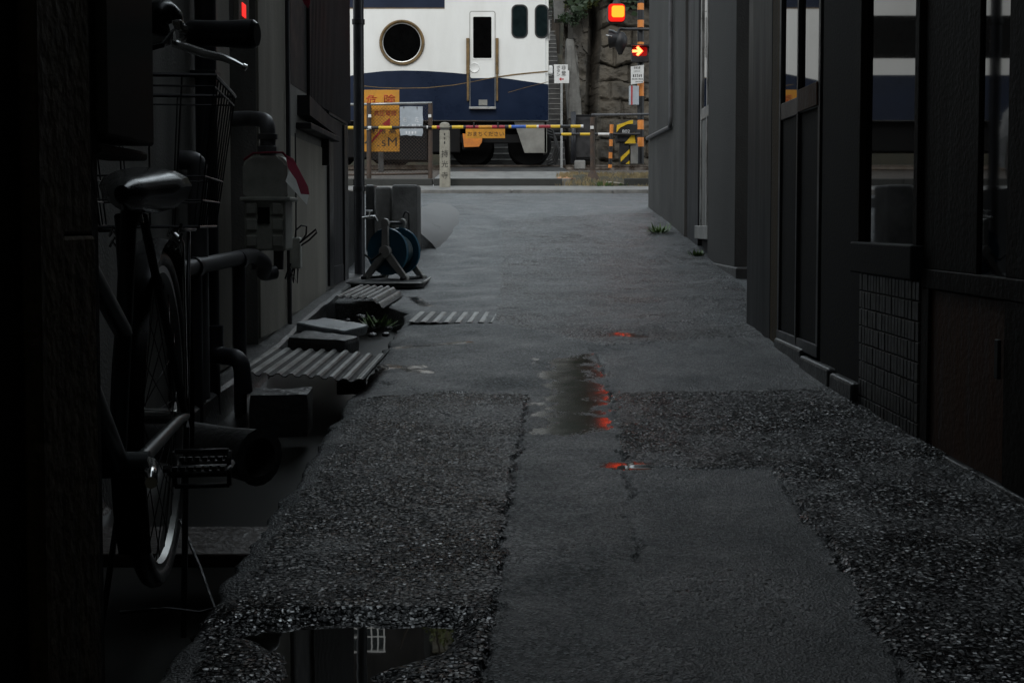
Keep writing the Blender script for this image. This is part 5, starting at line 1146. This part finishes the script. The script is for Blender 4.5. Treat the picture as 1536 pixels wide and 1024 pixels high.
a = P(862, 250, 23.8); q = MB(); q.box(a.x, a.x + .2, 23.8, 24.0, a.z - .05, a.z + .12, .02); tag(q.build("pale_block", "concrete"), "small pale concrete block on the ground in front of the dark backdrop box", "block")
a = P(909, 273, 20.6); b = P(938, 276, 20.55); tag(MB().tube([a, b], .016, 6).build("stick", "stone_pale"), "pale thin stick lying in the weeds beside the rusty railing footing", "stick")
# ================================================================== WEEDS
def tuft(q, c_, n, h, spread, wd=.004):
    for i in range(n):
        a_ = random.uniform(0, 2 * PI); r_ = spread * math.sqrt(random.random()); b0 = Vector((c_.x + r_ * math.cos(a_), c_.y + r_ * math.sin(a_) * .7, c_.z - .01))
        hh = h * random.uniform(.45, 1.1); dx = Vector((random.uniform(-1, 1), random.uniform(-1, 1), 0)) * hh * .45; s__ = Vector((wd, 0, 0)); m1 = b0 + dx * .35 + upv * hh * .6; tp = b0 + dx + upv * hh * .9
        v = [q.bm.verts.new(k) for k in (b0 - s__, b0 + s__, m1 + s__ * .8, m1 - s__ * .8, tp)]
        q.bm.faces.new(v[:4]); q.bm.faces.new((v[3], v[2], v[4]))
q = MB()
for i in range(150):
    X__ = random.uniform(xb - .25, xb + 1.6); Y__ = random.uniform(20.25, 22.0); t__ = min(1, max(0, (Y__ - 20.15))); t__ = t__ * t__ * (3 - 2 * t__); tuft(q, Vector((X__, Y__, zlo + (zk + .07 - zlo) * t__ + max(0, Y__ - 21.2) * .06)), 12, .09, .12)
tag(q.build("dry_grass", "dry_grass"), "dry yellow grass on the mound at the right of the crossing", "grass", kind="stuff")
q = MB(); tuft(q, G(655, 284) + Vector((0, .2, .02)), 40, .22, .10); tag(q.build("dry_weed", "dry_grass"), "dry straw coloured weed growing at the foot of the stone pillar", "weed")
def leafy(name, label, c_, n, h, spread, m, lw=.012):
    q = MB()
    for i in range(n):
        a_ = random.uniform(0, 2 * PI); el = random.uniform(.2, 1.2); r_ = spread * random.random(); d = Vector((math.cos(a_) * math.cos(el), math.sin(a_) * math.cos(el), math.sin(el)))
        p0 = Vector(c_) + Vector((math.cos(a_), math.sin(a_), 0)) * r_; p1 = p0 + d * h * random.uniform(.4, 1); s__ = d.cross(upv).normalized() * lw
        v = [q.bm.verts.new(k) for k in (p0, p0.lerp(p1, .5) + s__, p1, p0.lerp(p1, .5) - s__)]; q.bm.faces.new(v)
    return tag(q.build(name, m), label, "weed")
leafy("green_weed", "small green weed rooted at the gutter edge beside the pale slab", G(567, 492), 60, .10, .07, "weed"); leafy("green_weed", "small green weed at the corner of the large concrete block", G(637, 352) + Vector((0, 0, .02)), 70, .13, .12, "weed", .016)
leafy("green_weed", "small green weed at the foot of the corner house wall", G(990, 350), 70, .14, .10, "weed", .012); leafy("green_weed", "tiny weed tuft nearest the camera along the corner house wall foot", G(1046, 384), 40, .08, .07, "weed", .010); leafy("green_weed", "low patch of green weeds at the foot of the rusty railing", P(908, 281, 20.6), 260, .12, .38, "weed", .014)
# ================================================================== HILL, CLIFF, STAIRS
xs = np.linspace(-40, 40, 161); ys = np.linspace(31.5, 75, 90); XX, YY = np.meshgrid(xs, ys)
ZZ = 1.7 + (YY - 31.5) * .62 + (fbm(XX * .22, YY * .22, 8) - .5) * 4 * np.clip((YY - 31.5) / 6, 0, 1)
ZZ = np.where(YY < 34, np.minimum(ZZ, 1.7 + (YY - 31.5) * .62 + .4), ZZ)
struct(grid_mesh("hillside", XX, YY, ZZ, "earth"))
ss = MB(); x0_, x1_ = -1.5, P(849, 0, 30).x; z0_ = 1.86
for k in range(34): ss.box(x0_, x1_ - .006 * (k % 3), 29.6 + .27 * k, 38.8, z0_ + .155 * k, z0_ + .155 * (k + 1) - .0, 0)
st_ = thing("stone_stairs", "long dark stone stairway climbing the hill behind the train", "stairs", (0, 30, 1.86)); 
ss.build("flight", "stone_dark", st_)
q = MB()
for k in range(34): q.box(x0_ + .01, x1_ - .02, 29.585 + .27 * k, 29.66 + .27 * k, z0_ + .155 * (k + 1) - .018, z0_ + .155 * (k + 1) + .006, .004)
q.build("tread_edge", "concrete", st_)
# rock cliff
nx, nz = 260, 280; u_ = np.linspace(0, 1, nx); v_ = np.linspace(0, 1, nz); U, V = np.meshgrid(u_, v_)
xc0, xc1 = P(846, 0, 30).x, 7.5; X2 = xc0 + (xc1 - xc0) * U + .25 * V * (1 - U); Z2 = 1.7 + 7.2 * V
fis = np.abs(fbm(X2 * 1.5 + .25 * Z2, Z2 * .22, 21) - .5) * 2
big = fbm(X2 * .8, Z2 * .6, 3); fine = fbm(X2 * 5, Z2 * 5, 13, 5); blk = np.floor(fbm(X2 * 1.1, Z2 * 1.0, 40) * 7) / 7
Y2 = 30.3 + 2.3 * V - 1.2 * (big - .5) - .6 * np.sqrt(np.clip(fis, 0, 1)) - .22 * (fine - .5) - .4 * (blk - .5)
row = np.floor(Z2 / .46 + .35 * fbm(X2 * .7, Z2 * 0 + 3, 90)); colx = X2 / .82 + row * .37 + .5 * fbm(row * 3.1, row * 0 + 2, 91); ci = np.floor(colx)
fz = (Z2 / .46 + .35 * fbm(X2 * .7, Z2 * 0 + 3, 90)) - row; fx = colx - ci
ed = np.minimum(np.minimum(fz, 1 - fz) * .46, np.minimum(fx, 1 - fx) * .82)
mas = np.clip((X2 - P(897, 0, 30).x) / .12, 0, 1)
Ym = 30.35 + .32 * (Z2 - 1.7) * .5 - .16 * (vnoise(ci + 40, row + 17, 5) - .5) + .09 * np.clip(1 - ed / .055, 0, 1) - .16 * (fine - .5) - .35 * (big - .5)
Y2 = Y2 * (1 - mas) + Ym * mas
Y2 += .9 * np.clip(1 - np.abs(X2 - P(888, 0, 30).x - .06 * (Z2 - 3)) / .16, 0, 1) * np.clip((6.2 - Z2), 0, 1)
Y2 = np.where(U < .02, Y2 + 2.5, Y2)
Z2 = Z2 + .25 * (fbm(X2 * 2, Z2 * 2, 55) - .5)
struct(grid_mesh("rock_cliff", X2, Y2, Z2, "rock", smooth=False))
q = MB(); yv = 29.2; A = [(850, 58), (860, 60), (866, 85), (869, 120), (872, 150), (873, 176), (853, 178), (850, 140), (848, 100)]
q.xz([(P(x, y, yv).x, P(x, y, yv).z) for x, y in A], yv, yv + .5)
bmesh.ops.triangulate(q.bm, faces=q.bm.faces[:]); bmesh.ops.subdivide_edges(q.bm, edges=q.bm.edges[:], cuts=3, use_grid_fill=True)
for v in q.bm.verts: v.co.y += (float(fbm(np.array([v.co.x * 5]), np.array([v.co.z * 5]), 3)[0]) - .5) * .16
tag(q.build("retaining_slab", "rock_grey"), "rough light grey concrete slab standing against the rock cliff beside the stairs", "slab")
q = MB(); a = P(830, 29, 32.5); b = P(849, -60, 32.5); q.xz([(P(832.5, 30, 32.5).x, a.z), (P(846, 30, 32.5).x, a.z), (b.x, b.z), (P(828, 0, 32.5).x, b.z)], 32.5, 33.1)
tag(q.build("upper_wall", "concrete"), "pale concrete wall above the stone stairs at the top edge", "wall")
q = sheet([(850, 19), (856, 15), (860, 16), (864, 9), (862, 17), (858, 19)], 31.6, .01, .02); tag(q.build("white_scrap", "white_paint"), "small crumpled white scrap lying on top of the rock cliff", "scrap")
# cliff-top plants, trees and house on the hill
def crown(q, c_, r, n, size, flat=.8):
    cl_ = [(Vector(c_) + Vector((random.gauss(0, .45) * r, random.gauss(0, .45) * r, random.gauss(0, .4) * r * flat)), r * random.uniform(.25, .45)) for i in range(14)]
    for i in range(n):
        cc_, rr_ = random.choice(cl_); d = Vector((random.gauss(0, 1), random.gauss(0, 1), random.gauss(0, 1))).normalized(); p0 = cc_ + d * rr_ * random.random() ** .4
        a_ = Vector((random.gauss(0, 1), random.gauss(0, 1), random.gauss(0, .6))).normalized() * size * random.uniform(.6, 1.3); b_ = a_.cross(d).normalized() * size * .5
        q.quad(p0 - a_ * .5, p0 + b_ * .5, p0 + a_ * .5, p0 - b_ * .5)
def tree(x, y, z, h, r, m, lab, n=2600):
    t_ = thing("tree", lab, "tree", (x, y, z), "trees on the hillside"); q = MB(); top = Vector((x, y, z + h * .75)); q.tube([(x, y, z - .5), (x + .1, y, z + h * .35), top], [.16, .12, .05], 8)
    for k in range(5):
        a_ = k * 1.3; q.tube([(x + .08, y, z + h * (.35 + .07 * k)), (x + math.cos(a_) * r * .7, y + math.sin(a_) * r * .7, z + h * (.6 + .07 * k))], [.06, .02], 6)
    q.build("trunk", "bark", t_); q = MB(); crown(q, (x, y, z + h * .72), r, n, .16); q.build("crown", m, t_)
for i, (x, y, h, r, m) in enumerate(((1.2, 37, 5.2, 1.7, "leaf_yellow"), (-2.45, 36.2, 8.4, 1.5, "leaf_yellow"), (3.2, 36.5, 4.5, 1.8, "leaf_dark"), (5.8, 36, 5, 2.0, "leaf"), (-6, 38, 6, 2.2, "leaf_dark"), (-9.5, 37, 6, 2.4, "leaf"), (0.2, 42, 7, 2.2, "leaf_dark"))):
    tree(x, y, 1.7 + (y - 31.5) * .62, h, r, m, ("yellow green tree on the hillside right of the stair top", "slim yellow green tree on the hillside left of the stair top", "dark green tree above the rock cliff", "mid green tree above the right end of the rock cliff", "dark green tree on the hill behind the train", "mid green tree farthest left on the hill behind the train", "tall dark green tree on the hill above the stairs")[i])
for i, (px, py, Y, n, r, m) in enumerate(((862, 26, 30.9, 500, .30, "leaf_dark"), (851, 30, 31.4, 300, .22, "leaf"), (880, 4, 31.3, 800, .45, "leaf_yellow"), (905, -2, 31.5, 900, .5, "dry_grass"), (940, -4, 31.5, 900, .5, "leaf_dark"))):
    q = MB(); crown(q, P(px, py, Y), r, n, .07, .6); tag(q.build("shrub", m), ("dark green shrub on the cliff edge by the pale upper wall", "green shrub tuft beside the top of the stairs", "yellow green shrub on top of the rock cliff", "dry straw coloured shrub on top of the rock cliff behind the warning light", "dark shrub on top of the rock cliff behind the signal pole")[i], "shrub", "plants on the cliff top")
q = MB()
for i in range(9000):
    x_ = random.uniform(.9, 7.2); z_ = 6.05 + 2.9 * random.random() ** .8 - .5 * max(0, math.sin(x_ * 5)) * random.random(); p0 = Vector((x_, 30.35 + .32 * (z_ - 1.7) * .5 - random.uniform(.0, .55), z_))
    a_ = Vector((random.gauss(0, 1), random.gauss(0, .5), random.gauss(-.3, .7))).normalized() * random.uniform(.06, .13); b_ = a_.cross(Vector((random.gauss(0, .4), -1, random.gauss(0, .4)))).normalized() * a_.length * .5
    q.quad(p0 - a_, p0 + b_, p0 + a_, p0 - b_)
tag(q.build("ivy", "leaf_dark"), "dark ivy hanging over the top of the rock cliff", "ivy", kind="stuff")
hz_ = thing("hillside_house", "grey house on the hill with a white lattice window mirrored in the puddle", "house", (-5, 38, 6))
hx0, hx1, hyy = -6.2, -2.6, 37.0
q = MB(); q.box(hx0, hx1, hyy, hyy + 4, 4.5, 13.6); q.build("wall", "mortar_dark", hz_)
q = MB(); q.xz([(hx0 - .5, 13.55), (hx1 + .5, 13.55), ((hx0 + hx1) / 2, 15.2)], hyy - .5, hyy + 4.5); q.build("roof", "roof", hz_)
q = MB(); wx0, wx1, wz0, wz1 = -4.72, -3.78, 10.9, 11.95
q.box(wx0, wx1, hyy - .03, hyy + .01, wz0, wz1); wnn = q.build("window", "train_glass_green", hz_)
q = MB()
for k in range(6): q.box(wx0 + (wx1 - wx0) * k / 5 - .018, wx0 + (wx1 - wx0) * k / 5 + .018, hyy - .07, hyy - .03, wz0, wz1)
for k in range(4): q.box(wx0 - .04, wx1 + .04, hyy - .075, hyy - .035, wz0 + (wz1 - wz0) * (0, .3, .62, 1)[k] - .025, wz0 + (wz1 - wz0) * (0, .3, .62, 1)[k] + .025)
q.build("lattice", "white_paint", wnn)
for i, (z_, y_, lab) in enumerate(((6.6, 18.0, "lowest black overhead wire across the street before the crossing"), (7.1, 18.3, "middle black overhead wire across the street before the crossing"), (7.8, 18.6, "highest black overhead wire across the street before the crossing"))):
    tag(MB().tube([(x, y_, z_ - .35 + .0025 * x * x) for x in np.linspace(-14, 14, 15)], .016, 6).build("overhead_wire", "black_rubber"), lab, "wire", "overhead wires")
# ================================================================== LIGHT
w = bpy.data.worlds.new("World"); S.world = w; w.use_nodes = True; nt = w.node_tree
bg = nt.nodes["Background"]; sky = nt.nodes.new("ShaderNodeTexSky"); sky.sky_type = 'NISHITA'; sky.sun_disc = False
SUN_EL, SUN_AZ = R(36), R(190)
sky.sun_elevation = SUN_EL; sky.sun_rotation = SUN_AZ; sky.dust_density = 2; sky.air_density = 1.2; sky.ozone_density = 1
hs_ = nt.nodes.new("ShaderNodeHueSaturation"); hs_.inputs["Saturation"].default_value = .6
nt.links.new(sky.outputs[0], hs_.inputs["Color"])
tcw = nt.nodes.new("ShaderNodeTexCoord"); cn = nt.nodes.new("ShaderNodeTexNoise"); cn.inputs["Scale"].default_value = 1.6; cn.inputs["Detail"].default_value = 5; nt.links.new(tcw.outputs["Generated"], cn.inputs["Vector"])
cw_ = nt.nodes.new("ShaderNodeValToRGB"); cw_.color_ramp.elements[0].position = .3; cw_.color_ramp.elements[1].position = .7
cw_.color_ramp.elements[0].color = (3.4, 3.9, 4.3, 1); cw_.color_ramp.elements[1].color = (7.0, 7.5, 7.8, 1); nt.links.new(cn.outputs["Fac"], cw_.inputs["Fac"])
mxw = nt.nodes.new("ShaderNodeMix"); mxw.data_type = 'RGBA'; mxw.inputs[0].default_value = .75
nt.links.new(hs_.outputs[0], mxw.inputs[6]); nt.links.new(cw_.outputs[0], mxw.inputs[7]); # bright sky patch added over the hill to give the road its sheen
dp = nt.nodes.new("ShaderNodeVectorMath"); dp.operation = 'DOT_PRODUCT'; nt.links.new(tcw.outputs["Generated"], dp.inputs[0]); dp.inputs[1].default_value = (0, math.cos(R(34)), math.sin(R(34)))
mrw = nt.nodes.new("ShaderNodeMapRange"); mrw.interpolation_type = 'SMOOTHSTEP'; mrw.inputs["From Min"].default_value = .80; mrw.inputs["From Max"].default_value = .985; nt.links.new(dp.outputs["Value"], mrw.inputs["Value"])
adw = nt.nodes.new("ShaderNodeMix"); adw.data_type = 'RGBA'; adw.blend_type = 'ADD'; adw.clamp_result = False; nt.links.new(mrw.outputs[0], adw.inputs[0]); nt.links.new(mxw.outputs[2], adw.inputs[6]); adw.inputs[7].default_value = (5.2, 6.0, 6.4, 1)
nt.links.new(adw.outputs[2], bg.inputs["Color"]); bg.inputs["Strength"].default_value = .15
sl = bpy.data.lights.new("sun", 'SUN'); sl.energy = .6; sl.angle = R(20); sl.color = (1, .985, .95); so = bpy.data.objects.new("sun", sl); COL.objects.link(so)
# direction the light comes from: azimuth measured like the sky texture's rotation
dv = Vector((math.sin(SUN_AZ) * math.cos(SUN_EL), math.cos(SUN_AZ) * math.cos(SUN_EL), math.sin(SUN_EL)))
so.rotation_euler = dv.to_track_quat('Z', 'Y').to_euler()
vs = S.view_settings; vs.view_transform = 'Standard'; vs.look = 'None'; vs.gamma = 1; vs.exposure = 0.4; vs.use_curve_mapping = False
S.render.engine = 'CYCLES'; cy = S.cycles; cy.max_bounces = 6; cy.diffuse_bounces = 3; cy.glossy_bounces = 4; cy.transmission_bounces = 4
cy.use_denoising = True; cy.denoiser = 'OPENIMAGEDENOISE'; cy.sample_clamp_indirect = 6; cy.use_adaptive_sampling = False
for o in list(bpy.data.objects):
    if "_l" in o: del o["_l"]
